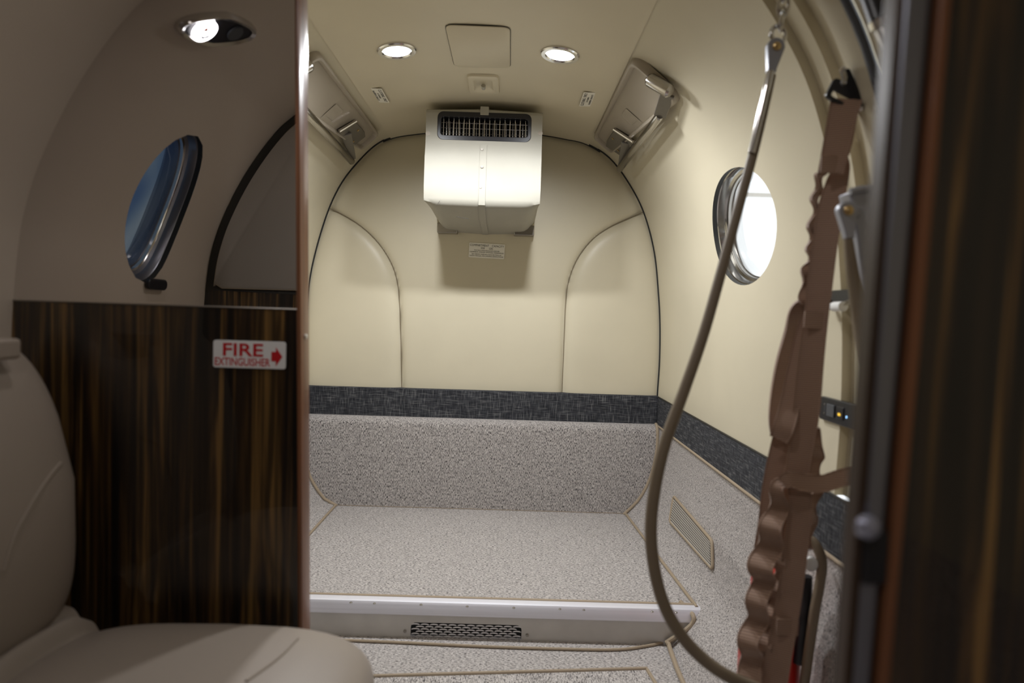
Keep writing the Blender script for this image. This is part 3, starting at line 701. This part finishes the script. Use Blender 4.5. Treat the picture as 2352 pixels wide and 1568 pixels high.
rack(-1, 'fold-down metal clothes hanger rack in a tan tray, half hidden behind the mirror partition')
# ---------------------------------------------------------------- vent in the carpeted side wall
vp = [hit(px, py, PROF)[0] for px, py in ((1550, 1140), (1637, 1243), (1621, 1308), (1533, 1197))]
vc = sum(vp, V())/4; vn = hit(1585, 1222)[2]
vp = [p+vn*.004+V((taper(p.y, p.z), 0, 0)) for p in vp]
vt = thing('side_vent', 'slatted parallelogram air vent set in the carpeted side wall', 'vent', vc)
rp = rpoly(vp, .012, 4)
MB().tube(rp, .0045, 8, closed=True).build('binding_tape', 'tape', vt)
MB().add([p-vn*.003 for p in rp], [tuple(range(len(rp)))]).build('backing', 'dark', vt, flip=None)
ns = 11
for k in range(ns):
    t0, t1 = (k+.14)/ns, (k+.64)/ns; i0, i1 = .03+.02*(k in (0, ns-1)), .97
    def q(t, s): return (vp[0]*(1-t)+vp[3]*t)*(1-s)+(vp[1]*(1-t)+vp[2]*t)*s
    mb = MB(); c4 = [q(t0, i0), q(t0, i1), q(t1, i1), q(t1, i0)]
    mb.loops([[p-vn*.001 for p in c4], [p+vn*.003 for p in c4]], True, True, True); mb.build('slat', 'slat', vt)
# ---------------------------------------------------------------- left partition with smoked mirror
part = bpy.data.objects.new('partition', None); COL.objects.link(part); part.location = (-.5, YM, 0)
tag(part, 'dark striped wood partition with a smoked mirror above it on the left', 'partition')
PT = .042
def edge_x(z): # aisle edge of the partition, slightly raked
    a, b = at(681, 20, YM), at(688, 1460, YM); t = (z-b.z)/(a.z-b.z); return b.x+(a.x-b.x)*t
mz0 = at(30, 689, YM); mz1 = at(676, 710, YM)
archpts = [(x, z) for x, z in left_c if z > -.03]                # from top centre to floor, left side
archin = [(x-.004, z) for x, z in archpts]
def split_z(x): return mz0.z+(mz1.z-mz0.z)*(x-mz0.x)/(mz1.x-mz0.x)
lowp = [(x, z) for x, z in archin if z < split_z(x)]; upp = [(x, z) for x, z in archin if z >= split_z(x) and x < edge_x(z)-.002]
xe0 = split_z(edge_x(.85))
xl_ = lowp[0][0]
frp = Fr((0, YM, 0), (1, 0, 0), (0, 0, 1))                      # n = -Y
poly = [(xl_, split_z(xl_))] + lowp + [(edge_x(-.03), -.03), (edge_x(xe0), xe0)]
MB().prism(poly[::-1], -PT+.004, 0, frp).build('wood_panel', 'ebony', part)
zt = upp[0][1] if upp else 1.5
poly = [(xl_, split_z(xl_))] + [(edge_x(xe0), xe0), (edge_x(zt), zt)] + upp
MB().prism(poly, -.02, .0, frp).build('mirror', 'mirror', part)
MB().prism([(x, z) for x, z in poly], -PT+.004, -.0205, frp).build('mirror_backing', 'beige', part)
MB().box(xl_, edge_x(xe0)-.002, -.0012, .0012, 0, .001, Fr((0, YM, xe0-(mz1.z-mz0.z)*0), (1, 0, 0), (0, 0, 1))) 
mb = MB(); mb.tube([V((xl_, YM-.0005, split_z(xl_))), V((edge_x(xe0), YM-.0005, xe0))], .0013, 6); mb.build('mirror_edge', 'steel', part)
mb = MB(); rings = []
for z in lin(-.03, 1.52, 20):
    x = edge_x(z); rings.append([V((x-.002, YM-.001, z)), V((x+.0015, YM-.0035, z)), V((x+.005, YM-.002, z)), V((x+.0065, YM+.006, z)), V((x+.0065, YM+PT-.008, z)), V((x+.004, YM+PT, z)), V((x-.002, YM+PT, z))])
mb.loops(rings, True, True, True); mb.build('edge_post', 'rosewood', part, sharp=50)
p = at(688, 772, YM+.01); MB().lathe([(.004, 0), (.004, .003), (.001, .004)], 10, Fr(V((edge_x(p.z)+.0066, YM+.014, p.z)), (0, 1, 0), (0, 0, 1), (1, 0, 0))).build('catch_button', 'label', part)
# sign
sgc = at(574, 814, YM-.001); frs = Fr(sgc, at(657, 817, YM)-at(492, 812, YM), (0, 0, 1)); sw, sh = .1145, .0432
sg_o = MB().prism(rrect(sw, sh, .004), 0, .0018, frs).build('fire_sign', 'sign', None, bevel=.0004); tag(sg_o, 'white fire extinguisher sign with red lettering and arrow on the wood partition', 'sign')
text('FIRE', Fr(frs(-.0101, .0074, .002), frs.u, frs.v), .0285, 'signred', sg_o, bold=.0005, box=(.0633, .0201))
text('EXTINGUISHER', Fr(frs(-.0108, -.0118, .002), frs.u, frs.v), .0185, 'signred', sg_o, bold=.0002, box=(.0873, .0125))
MB().prism([(.0346, .0056), (.0417, .0056), (.0417, .0128), (.052, -.002), (.0417, -.0172), (.0417, -.0094), (.0346, -.0094)], .0018, .0022, frs).build('arrow', 'signred', sg_o)
# ---------------------------------------------------------------- forward-left partition (reflected in the mirror)
YP = 2*YM-1.655
fp = bpy.data.objects.new('forward_partition', None); COL.objects.link(fp); fp.location = (-.6, YP, 0)
tag(fp, 'wood partition with padded grey-brown panel seen in the mirror', 'partition')
XE = -.44; arc = [(x, z) for x, z in left_c if x < XE and z > -.03]
frf = Fr((0, YP, 0), (-1, 0, 0), (0, 0, 1))                     # n = +Y, towards the mirror
pl = [(-x+.003, z) for x, z in arc]; poly = pl + [(-XE, -.03), (-XE, pl[0][1])]
MB().prism(poly, -.03, 0, frf).build('wood_panel', 'ebony', fp)
zq = at(580, 664, 1.655).z
inn = [( -x-.024, z-.012) for x, z in arc if z > zq+.012 and -x-.024 > -XE+.021]; inn = inn + [(inn[-1][0]-.004, zq+.01), (inn[-1][0]-.02, zq), (-XE+.02, zq), (-XE+.02, inn[0][1])]
c0 = (sum(p[0] for p in inn)/len(inn), sum(p[1] for p in inn)/len(inn))
sc2 = lambda s, d: [frf(c0[0]+(a-c0[0])*s, c0[1]+(b-c0[1])*s, d) for a, b in inn]
gp = [(-x-.002, z-.001) for x, z in arc if z > zq-.012 and -x-.002 > -XE+.013]; gp = gp + [(-XE+.012, zq-.012), (-XE+.012, gp[0][1])]
MB().prism(gp, 0, .003, frf).build('shadow_gap', 'gasket', fp)
MB().loops([sc2(1, .003), sc2(.995, .012), sc2(.97, .016)], True, False, True).build('padded_panel', 'grey', fp)
MB().tube(sc2(.998, .010), .0018, 6, closed=True).build('piping', 'tape', fp)
# ---------------------------------------------------------------- reading light above the seat (also reflected)
hv = hit(497, 62, left_c); rp_ = V((hv[0].x, 2*YM-hv[0].y, hv[0].z)); ntr = hv[2]
rl = thing('reading_light', 'oval chrome reading light with one lit lens, mirrored above the blue window', 'light', rp_)
def tplane(px, py):
    r = ray(px, py); t = (hv[0]-CAM).dot(ntr)/r.dot(ntr); q = CAM+r*t; return V((q.x, 2*YM-q.y, q.z))
fr = Fr(rp_, tplane(587, 69)-tplane(410, 50), tplane(497, 20)-tplane(497, 97), ntr)
Lr = (tplane(587, 69)-tplane(410, 50)).length; Hr = (tplane(497, 20)-tplane(497, 97)).dot(fr.v); print('READ', Lr, Hr)
def stretch(w_, h_, d): 
    out = []
    for i in range(40):
        a = 2*math.pi*i/40; ca, sa = math.cos(a), math.sin(a)
        x = math.copysign(abs(ca)**.75, ca)*w_/2; y = math.copysign(abs(sa)**.9, sa)*h_/2*(1-.32*abs(x)/(w_/2)); out.append(fr(x, y, d))
    return out
MB().loops([stretch(Lr, Hr, 0), stretch(Lr, Hr, .008), stretch(Lr*.95, Hr*.9, .014), stretch(Lr*.86, Hr*.72, .011)], True).build('bezel', 'chrome', rl)
MB().loops([stretch(Lr*.87, Hr*.74, .010), stretch(Lr*.6, Hr*.5, .009)], True, False, True).build('face', 'black', rl)
fl = Fr(fr(-Lr*.2, 0, .010), fr.u, fr.v, fr.n)
MB().lathe([(.024, 0), (.024, .004), (.015, .006), (.001, .0065)], 28, fl).build('lens', 'lens2', rl)
MB().prism([(-.012, .004), (-.004, .014), (0, .004)], .0066, .007, fl).build('lamp_mark', 'orange', rl)
MB().prism([(-.011, -.006), (0, -.009), (.012, -.002), (.009, -.010), (-.002, -.014)], .0066, .007, fl).build('lamp_mark', 'navy', rl)
MB().lathe([(.016, 0), (.016, .003), (.001, .004)], 20, Fr(fr(Lr*.2, 0, .010), fr.u, fr.v, fr.n)).build('switch', 'seal', rl)
ld = bpy.data.lights.new('reading_lamp', 'SPOT'); ld.energy = READ_W; ld.color = (1, .94, .92); ld.spot_size = math.radians(120); ld.spot_blend = .8; ld.shadow_soft_size = .02
lo_ = bpy.data.objects.new('lamp', ld); COL.objects.link(lo_); lo_.parent = rl; lo_.location = fl(0, 0, .014)-rp_
lo_.rotation_euler = (rp_-V((-.25, .70, .35))).to_track_quat('Z', 'Y').to_euler()
# unseen downlights; the two behind the camera are added for cabin ambient light
def cabin_light(x, y, power, label):
    z = None
    for i in range(len(CPROF)-1):
        a, b = CPROF[i], CPROF[i+1]
        if (a[0]-x)*(b[0]-x) <= 0 and a[1] > 1.2: z = a[1]+(b[1]-a[1])*((x-a[0])/(b[0]-a[0] or 1))
    p = V((x, y, z)); fr = Fr(p, (1, 0, 0), (0, -1, 0)); n = V((0, 0, -1))
    t = thing('unseen_downlight', label, 'light', p, 'cabin ceiling lights behind the viewer')
    MB().lathe([(.05, 0), (.05, .004), (.04, .006), (.036, .001)], 32, fr, False, False).build('bezel', 'chrome', t)
    MB().lathe([(.038, .0015), (.001, .003)], 24, fr).build('lens', 'lens2', t)
    ld = bpy.data.lights.new('cabin_lamp', 'SPOT'); ld.energy = power; ld.color = (1, .95, .93); ld.spot_size = math.radians(165); ld.spot_blend = .6; ld.shadow_soft_size = .04
    lo_ = bpy.data.objects.new('lamp', ld); COL.objects.link(lo_); lo_.parent = t; lo_.location = (0, 0, -.012)
cabin_light(CL, -.15, CABIN_FILL_W, 'unseen round ceiling light added as cabin fill just behind the viewer')
cabin_light(CL, -1.0, CABIN_FILL_W, 'unseen round ceiling light added as cabin fill farthest behind the viewer')
cabin_light(CL+.05, .62, VEST_W, 'round ceiling light over the aisle between seat and door frame')
# ---------------------------------------------------------------- seat
seat = thing('lounge_seat', 'taupe leather side-facing seat in the left foreground', 'seat', (-.45, .72, 0))
def superq(c, h, e1, e2, fn=None, nu=72, nv=40):
    def sp(v, e): return math.copysign(abs(v)**e, v)
    rings = []
    for j in range(1, nv):
        ph = -math.pi/2+math.pi*j/nv; rg = []
        for i in range(nu):
            th = 2*math.pi*i/nu
            x, y, z = sp(math.cos(ph), e1)*sp(math.cos(th), e2), sp(math.cos(ph), e1)*sp(math.sin(th), e2), sp(math.sin(ph), e1)
            p = V((c[0]+h[0]*x, c[1]+h[1]*y, c[2]+h[2]*z)); rg.append(fn(p, x, y, z) if fn else p)
        rings.append(rg)
    return MB().loops(rings, True, True, True)
def back_fn(p, x, y, z):
    zz = (z+1)/2
    p.x += -.20*max(0, zz-.45)**1.5*1.0 - .015*(1-zz)                        # leans back towards the top
    p.x += (.030*max(0, abs(y)-.35)**1.2*1.6 if x > 0 else 0)*(1-zz*.6)       # side bolsters
    return p
mb_back = superq((-.712, .735, .575), (.085, .232, .225), .35, .42, back_fn)
bvh_b = BVHTree.FromPolygons(mb_back.v, mb_back.f)
mb_back.build('backrest', 'seat', seat, sharp=80)
def cush_fn(p, x, y, z):
    p.z += .018*(1-x*x)*(1 if z > 0 else 0)*.6 + (.010*math.sin(y*3) if z > 0 else 0)*0 - .012*max(0, x)**3
    return p
mb_c = superq((-.405, .73, .290), (.237, .238, .078), .42, .38, cush_fn)
bvh_c = BVHTree.FromPolygons(mb_c.v, mb_c.f)
mb_c.build('cushion', 'seat', seat, sharp=80)
def cast(bvh, px, py, lift=.0015):
    h = bvh.ray_cast(CAM, ray(px, py).normalized()); 
    return None if h[0] is None else h[0]-ray(px, py).normalized()*lift
for bvh, pts, nm in ((bvh_b, ((168, 1036), (140, 1062), (112, 1095), (85, 1135), (62, 1175), (40, 1215), (22, 1260), (8, 1310)), 'backrest_seam'), (bvh_c, ((684, 1466), (672, 1478), (655, 1496), (630, 1518), (600, 1540), (566, 1564)), 'cushion_seam')):
    q = [c for c in (cast(bvh, *a) for a in pts) if c is not None]
    if len(q) > 2: MB().tube(cat_rom(q, 5), .0022, 6).build(nm, 'seat', seat)
mb = MB(); rings = []
for i in range(41):
    t = i/40; x = -.70+.105*t; z = .335+.075*(1-t)**.8+.012*abs(math.sin(t*math.pi*3.5))
    rings.append([V((x+.012*math.sin(k*.5), .60+.37*k/14 if k < 13 else .60+.37*k/14-.01, z-(.02 if k in (0, 14) else 0))) for k in range(15)])
mb.loops(rings, closed=False); mb.build('pleated_skirt', 'seat', seat, sharp=80)
MB().prism(rrect(.36, .36, .05, 6, -.43, .735), 0, .215).build('seat_base', 'grey', seat, bevel=.01)
p = at(16, 797, .87); MB().box(p.x-.05, p.x+.013, .80, .88, p.z-.016, p.z+.012).build('headrest_mount', 'seat', seat, bevel=.005)
# ---------------------------------------------------------------- right-hand partition in the near foreground
YR = .45
rp_e = bpy.data.objects.new('partition', None); COL.objects.link(rp_e); rp_e.location = (.3, YR, 0)
tag(rp_e, 'blurred dark glossy wood partition in the near right foreground', 'partition')
def rx(px0, px1, z): # raked vertical line given by its pixel at y=0 and y=1568
    a, b = at(px0, 0, YR), at(px1, 1568, YR); t = (z-b.z)/(a.z-b.z); return b.x+(a.x-b.x)*t
def strip(l, r, y0, y1, nm, mat, z0=-.03, z1=1.35, bev=None):
    mb = MB(); mb.loops([[V((rx(*l, z), y0, z)), V((rx(*r, z), y0, z)), V((rx(*r, z), y1, z)), V((rx(*l, z), y1, z))] for z in lin(z0, z1, 10)], True, True, True)
    return mb.build(nm, mat, rp_e, bevel=bev)
e0, e1 = (2075, 1955), (2145, 2010)
strip((2063, 1942), (2083, 1962), YR, YR+.020, 'edge_post', 'brown', bev=.003)
strip((2083, 1962), (2145, 2008), YR+.003, YR+.022, 'metal_channel', 'spar', bev=.003)
strip((2143, 2006), (2156, 2014), YR+.006, YR+.02, 'shadow_gap', 'dark')
strip((2156, 2014), (2185, 2042), YR-.002, YR+.022, 'edge_strip', 'rosewood', bev=.002)
strip((2185, 2042), (3400, 3300), YR, YR+.024, 'wood_panel', 'ebony_d')
p = at(1984, 1205, YR-.004); MB().lathe([(.002, 0), (.006, .001), (.0085, .004), (.0075, .008), (.004, .010), (.001, .011)], 20, Fr(p, (1, 0, 0), (0, 0, 1))).build('latch_knob', 'knob', rp_e)
p0 = at(2000, 1275, YR+.002); MB().box(p0.x-.008, p0.x+.010, YR-.004, YR+.012, p0.z-.02, p0.z+.02).build('latch_plate', 'black', rp_e, bevel=.003)
# ---------------------------------------------------------------- cables
def pxpath(pts, k=6): return cat_rom([at(*q) for q in pts], k)
cb = thing('door_cable', 'brown sleeved support cable looping from the ceiling chain down across the bay', 'cable', at(1495, 1230, .92))
path = pxpath(((1772, 172, 1.0), (1752, 262, 1.0), (1728, 360, 1.0), (1690, 500, .99), (1655, 630, .98), (1615, 770, .97), (1570, 900, .96), (1530, 1010, .95), (1506, 1110, .94), (1495, 1210, .93), (1502, 1300, .92), (1524, 1385, .91), (1562, 1455, .90), (1612, 1510, .89), (1668, 1550, .88), (1740, 1583, .88)), 8)
MB().tube(path, [.0068+.0022*min(1, i/60) for i in range(len(path))], 14).build('sleeve', 'cable', cb)
sl = pxpath(((1773, 166, .997), (1764, 205, .996), (1752, 258, .996), (1738, 315, .996), (1729, 352, .996)), 5)
MB().tube([p+V((-.003, -.002, 0)) for p in sl], [.006]*6+[.0055]*(len(sl)-6), 12).build('swage_ferrule', 'chrome', cb)
def fork(root, top, bot, Y, w0, w1, mat='grey_metal'):
    a, b = at(*top, Y), at(*bot, Y); d = (b-a); L = d.length; fr = Fr(a, V((1, 0, 0)), d*-1, V((0, -1, 0))); fr.v = d.normalized()*-1; fr.u = fr.v.cross(V((0, -1, 0))).normalized()*1; fr.n = V((0, -1, 0))
    poly = [(w0*math.cos(t), w0*math.sin(t)) for t in lin(0, math.pi, 10)] + [(-w1, -L*.85), (-w1, -L), (w1, -L), (w1, -L*.85)]
    o = MB().prism(poly, -.006, .006, fr).build('fork_end', mat, root, bevel=.0015)
    MB().lathe([(.0065, .006), (.0065, .008), (.004, .0105), (.001, .0115)], 14, fr).build('pivot_pin', 'brass', root)
fork(cb, (1780, 110), (1770, 168), 1.0, .0135, .0065)
def link(root, c, r1, r2, Y, ang, th, nm='chain_link', wire=.0032):
    p = at(*c, Y); ca, sa = math.cos(ang), math.sin(ang); up = V((math.sin(th), 0, math.cos(th))); sd = V((math.cos(th)*ca, sa, -math.sin(th)*ca))
    MB().tube([p+sd*r1*math.cos(t)+up*r2*math.sin(t) for t in [2*math.pi*k/24 for k in range(24)]], wire, 8, closed=True).build(nm, 'chrome', root)
link(cb, (1787, 80), .0125, .0125, 1.0, .3, .1, 'shackle_ring', .0038)
link(cb, (1796, 45), .008, .017, 1.0, 1.1, .1); link(cb, (1800, 12), .008, .017, 1.0, .1, .1); link(cb, (1803, -22), .008, .017, 1.0, 1.2, .1); link(cb, (1806, -55), .008, .017, 1.0, .1, .1)
c2 = thing('door_cable', 'short brown cable hanging from a grey bracket beside the near partition', 'cable', at(1950, 600, .86))
path = pxpath(((1948, 548, .86), (1953, 590, .86), (1962, 650, .86), (1973, 720, .855), (1985, 800, .85), (2000, 900, .85), (2012, 1000, .85)), 6)
MB().tube(path, [.0058+.0045*min(1, i/22) for i in range(len(path))], 12).build('sleeve', 'cable', c2)
fork(c2, (1943, 485), (1949, 548), .86, .0125, .006)
bk = thing('rail_bracket', 'grey metal bracket holding the short cable beside the near partition', 'bracket', at(1985, 560, .85))
mb = MB(); q0 = [at(1950, 440, .885), at(2035, 430, .885), at(2040, 760, .885), at(1995, 760, .885), at(1972, 560, .885)]
mb.loops([q0, [p+V((0, .03, 0)) for p in q0]], True, True, True); mb.build('plate', 'grey_metal', bk, bevel=.003)
mb = MB(); mb.tube([at(1952, 440, .88), at(1975, 434, .88), at(2045, 428, .88)], .0045, 8); mb.build('rolled_edge', 'grey_metal', bk)
mb = MB(); mb.tube([at(1946, 485, .868), at(1968, 490, .89)], .008, 10); mb.build('pivot_arm', 'grey_metal', bk)
# ---------------------------------------------------------------- webbing harness
hs = thing('cargo_harness', 'tangled brown webbing cargo harness hanging from a black clip at the door frame', 'cargo strap', at(1840, 1100, 1.0))
def strap(pts, wave=0.0, nw=6, twist=0.0, k=10, th=.0016, lat=0.0):
    """pts: (px, py, depth, width in px); wave = ruffle depth in metres"""
    c = cat_rom([at(q[0], q[1], q[2]) for q in pts], k); ws = cat_rom([(q[3]*q[2]/FPX, q[4] if len(q) > 4 else twist, 0) for q in pts], k)
    rings = []; m = len(c)
    for i in range(m):
        t = (c[min(i+1, m-1)]-c[max(i-1, 0)]).normalized(); view = (c[i]-CAM).normalized()
        sd = t.cross(view).normalized(); nn = sd.cross(t).normalized(); ph = math.pi*2*nw*i/(m-1)
        tw = ws[i].y + (.9*math.cos(ph) if wave else 0)*.25
        wv = sd*math.cos(tw)+nn*math.sin(tw); nv = nn*math.cos(tw)-sd*math.sin(tw)
        p = c[i] + nn*wave*math.sin(ph) + sd*lat*math.sin(ph+.7)
        h = wv*ws[i].x/2
        rings.append([p-h+nv*th*1.7, p-h*.9+nv*th*1.7, p-h*.84+nv*th*.8, p+h*.84+nv*th*.8, p+h*.9+nv*th*1.7, p+h+nv*th*1.7, p+h-nv*th*1.7, p+h*.9-nv*th*1.7, p+h*.84-nv*th*.8, p-h*.84-nv*th*.8, p-h*.9-nv*th*1.7, p-h-nv*th*1.7])
    o = MB().loops(rings, True, True, True).build('strap', 'web', hs, sharp=30); return o
strap([(1944, 228, .972, 66), (1936, 262, .970, 62), (1924, 320, .970, 58), (1908, 396, .970, 54)])
strap([(1940, 240, .992, 60), (1930, 310, .995, 56), (1922, 360, .995, 50), (1932, 385, .99, 36), (1922, 420, .985, 46), (1907, 480, .985, 54), (1893, 570, .985, 54), (1882, 660, .985, 54), (1874, 730, .985, 52), (1862, 830, .985, 56), (1853, 930, .985, 58), (1842, 1010, .985, 56), (1833, 1080, .985, 52), (1838, 1160, .985, 50), (1828, 1250, .985, 54), (1817, 1340, .98, 54), (1802, 1430, .98, 56), (1788, 1510, .98, 56), (1775, 1590, .98, 58)])
strap([(1893, 385, .995, 16, 1.0), (1878, 425, .995, 22, .9), (1872, 480, .995, 18, 1.0), (1866, 540, 1.0, 24, .8), (1866, 590, 1.0, 26, .6), (1857, 640, 1.0, 34, .3), (1857, 700, 1.0, 36, .2)], .006, 6, lat=.003)
strap([(1866, 700, 1.01, 40, .5), (1836, 712, 1.01, 42, .5), (1816, 760, 1.03, 30, .7), (1799, 830, 1.035, 34, .6), (1787, 900, 1.035, 34, .5), (1782, 960, 1.02, 32, .3), (1788, 1000, 1.01, 34)])
strap([(1862, 705, 1.0, 26), (1846, 760, 1.002, 32, -.2), (1828, 850, 1.002, 38, -.25), (1814, 930, .998, 44, -.2), (1799, 985, .985, 46, -.1), (1788, 1008, .992, 40)])
strap([(1806, 985, 1.02, 50), (1785, 1060, 1.02, 44), (1770, 1130, 1.02, 40), (1760, 1200, 1.02, 36), (1750, 1260, 1.02, 36)])
strap([(1818, 1000, 1.035, 28), (1808, 1080, 1.035, 24), (1800, 1160, 1.035, 22), (1792, 1250, 1.035, 22)])
strap([(1815, 1098, .985, 26), (1790, 1120, .985, 30), (1782, 1180, .985, 46), (1768, 1240, .985, 56), (1752, 1300, .985, 58), (1748, 1350, .985, 50), (1738, 1410, .985, 50), (1724, 1470, .985, 48), (1722, 1530, .985, 52), (1735, 1590, .985, 56)], .010, 6, lat=.004)
strap([(1800, 1250, .995, 24), (1792, 1310, .995, 30), (1782, 1370, .995, 40), (1770, 1430, .995, 44), (1755, 1500, .995, 36), (1760, 1590, .995, 36)], .008, 5, lat=.004)
strap([(1862, 990, .995, 30), (1876, 1020, .995, 34, .4), (1870, 1060, .995, 34, .6), (1876, 1110, .995, 26, .7), (1868, 1160, .995, 26, .8), (1862, 1210, .995, 20, .9), (1858, 1260, .995, 16)], .007, 4, lat=.004)
strap([(1798, 1110, .975, 30), (1815, 1100, .972, 38), (1850, 1108, .97, 42), (1890, 1110, .97, 40), (1930, 1098, .97, 40), (1985, 1085, .97, 42), (2030, 1080, .97, 42)])
# stitched ends
for px, py, Y in ((1911, 378, .968), (1872, 735, .981), (1808, 1440, .976)):
    p = at(px, py, Y); f = Fr(p, (1, 0, -.02), (.12, 0, 1)); f.n = V((0, -1, 0))
    MB().prism(rrect(.034, .026, .002), 0, .0016, f).build('stitched_patch', 'web', hs)
# clip on the frame
ck = thing('strap_clip', 'black buckle clip with chrome fittings screwed to the door frame', 'clip', at(1945, 215, .975))
f = Fr(at(1938, 218, .975), (1, 0, -.45), (.45, 0, 1)); f.n = V((0, -1, 0))
plate_hole(MB(), rrect(.05, .032, .006), rrect(.036, .010, .003, 3, 0, -.006), .004, -.002, f).build('buckle', 'black', ck, bevel=.001)
f2 = Fr(at(1958, 205, .975), (.5, 0, -1), (1, 0, .5)); f2.n = V((0, -1, 0))
MB().prism(rrect(.062, .012, .005), -.001, .005, f2).build('clip_plate', 'black', ck, bevel=.001)
for px, py in ((1933, 162), (1934, 192), (1976, 250)):
    p = at(px, py, .975); MB().lathe([(.004, 0), (.005, .004), (.003, .008), (.001, .009)], 12, Fr(p, (1, 0, 0), (0, 0, 1))).build('stud', 'chrome', ck)
MB().tube([at(1934, 160, .973), at(1940, 180, .97), at(1936, 195, .97)], .004, 8).build('snap_pin', 'chrome', ck)
# ---------------------------------------------------------------- extinguisher behind the straps
exc = at(1800, 1420, 1.13)
ex = thing('fire_extinguisher', 'red fire extinguisher with silver valve behind the brown straps', 'extinguisher', (exc.x, exc.y, .05))
fz = Fr((exc.x-.004, exc.y, 0), (1, 0, 0), (0, 1, 0))
zt_ = at(1830, 1300, 1.13).z
MB().lathe([(.02, .05), (.032, .055), (.035, .065), (.035, zt_-.03), (.029, zt_-.008), (.018, zt_+.004), (.014, zt_+.012)], 28, fz).build('cylinder', 'red', ex)
MB().lathe([(.0355, zt_-.12), (.0355, zt_-.085)], 28, fz, False, False).build('label_band', 'label', ex)
MB().lathe([(.0357, zt_-.098), (.0357, zt_-.085)], 28, fz, False, False).build('green_stripe', 'green', ex)
vz = zt_+.012
MB().lathe([(.014, vz), (.016, vz+.004), (.016, vz+.02), (.010, vz+.026), (.010, vz+.036)], 16, fz).build('valve', 'chrome', ex)
MB().tube([fz(.03, -.01, vz+.012), fz(.0, 0, vz+.014), fz(-.045, 0, vz+.022)], .006, 10).build('discharge_lever', 'black', ex)
MB().tube([fz(-.03, 0, vz+.03), fz(.01, 0, vz+.036), fz(.045, 0, vz+.02)], .005, 10).build('carry_handle', 'chrome', ex)
p = at(1859, 1292, 1.075); MB().lathe([(.012, 0), (.012, .008), (.009, .010), (.001, .010)], 16, Fr(p, (1, 0, 0), (0, 0, 1))).build('gauge', 'white', ex)
MB().tube(pxpath(((1846, 1236, 1.09), (1866, 1243, 1.08), (1882, 1268, 1.07), (1888, 1300, 1.07), (1882, 1345, 1.07), (1872, 1400, 1.07), (1860, 1480, 1.08), (1846, 1580, 1.09)), 6), .0085, 12).build('discharge_hose', 'cable', ex)
MB().tube(pxpath(((1852, 1322, 1.09), (1850, 1380, 1.09), (1842, 1450, 1.10), (1836, 1520, 1.10)), 5), [.010]*8+[.014]*8, 12).build('nozzle', 'black', ex)
for px, py in ((1733, 1335), (1728, 1385)):
    p = at(px, py, 1.08); MB().box(p.x-.006, p.x+.004, p.y-.004, p.y+.004, p.z-.012, p.z+.012).build('safety_tag', 'red', ex, bevel=.002)
p = at(1735, 1535, 1.09); MB().lathe([(.02, -.05), (.03, -.03), (.03, .03), (.02, .035)], 18, Fr(p, (1, 0, 0), (0, 1, 0))).build('nozzle_guard', 'red', ex)
# ---------------------------------------------------------------- fittings on the right wall near the partition
hv = hit(1925, 945); f = Fr(hv[0], (0, -1, 0), hv[1], hv[2])
y0 = hit(1891, 935)[0].y; y1 = hit(1972, 962)[0].y
cp = thing('switch_panel', 'black switch panel with lit icon on the wall beside the straps', 'switch panel', hv[0])
wd = abs(y0-y1); cc = f.o.copy(); cc.y = (y0+y1)/2; f = Fr(cc, (0, -1, 0), hv[1], hv[2])
MB().prism(rrect(wd, .042, .004), -.004, .007, f).build('faceplate', 'black', cp, bevel=.0015)
MB().prism(rrect(wd*.9, .034, .003), -.006, .0, Fr(f(0, -.006, -.001), f.u, f.v, f.n)).build('back_box', 'pan', cp)
MB().prism(rrect(wd*.22, .022, .002, 3, -wd*.14, 0), .007, .0095, f).build('switch', 'seal', cp, bevel=.0008)
MB().prism(rrect(wd*.2, .022, .002, 3, wd*.12, 0), .007, .0088, f).build('switch', 'black', cp, bevel=.0008)
text('ON', Fr(f(-wd*.14, .002, .0098), f.u, f.v, f.n), .007, 'label', cp, sx=.8) if False else None
MB().prism(rrect(wd*.07, .0045, .0015, 3, wd*.12, -.002), .0088, .0094, f).build('lit_icon', 'yellow', cp)
MB().prism(rrect(wd*.018, .0035, .0008, 3, wd*.30, -.003), .007, .008, f).build('led', 'blue', cp)
for a in (-.008, .008):
    MB().lathe([(.0015, .007), (.0015, .0078), (.0005, .008)], 8, Fr(f(-wd*.34, a, 0), f.u, f.v, f.n)).build('screw', 'steel', cp)
MB().box(-wd*.345, -wd*.325, -.009, .009, .007, .0074, f).build('marking', 'seal', cp)
hv = hit(1935, 700); fw = Fr(hv[0], (0, -1, 0), hv[1], hv[2])
gh = thing('grab_handle', 'white rod handle over a dark recess on the wall between strap and short cable', 'handle', hv[0])
MB().prism(rrect(.075, .028, .012), .0005, .003, Fr(fw(0, .012, 0), fw.u, fw.v, fw.n)).build('recess', 'gasket', gh)
MB().tube([fw(-.035, -.002, .022), fw(.02, -.002, .022)], .0065, 14).build('rod', 'white', gh)
MB().tube([fw(.016, -.002, .022), fw(.03, -.002, .022), fw(.045, -.002, .022)], .0085, 14).build('end_collar', 'white', gh)
MB().tube([fw(-.03, 0, .022), fw(-.034, .008, .0)], .005, 10).build('standoff', 'steel', gh); MB().tube([fw(.04, 0, .022), fw(.044, .008, .0)], .005, 10).build('standoff', 'steel', gh)
# fitting at the top of the door frame
gf = thing('overhead_strut', 'dark cylindrical strut end at the top of the door opening', 'strut', at(2018, 40, .80))
MB().tube([at(1985, -40, .82), at(2005, 0, .81), at(2022, 50, .80)], .013, 14).build('barrel', 'black', gf)
MB().tube([at(2020, 45, .80), at(2026, 62, .80)], .014, 14).build('collar', 'chrome', gf)
MB().tube([at(2026, 60, .80), at(2050, 120, .79), at(2070, 180, .78)], .011, 12).build('rod', 'steel', gf)
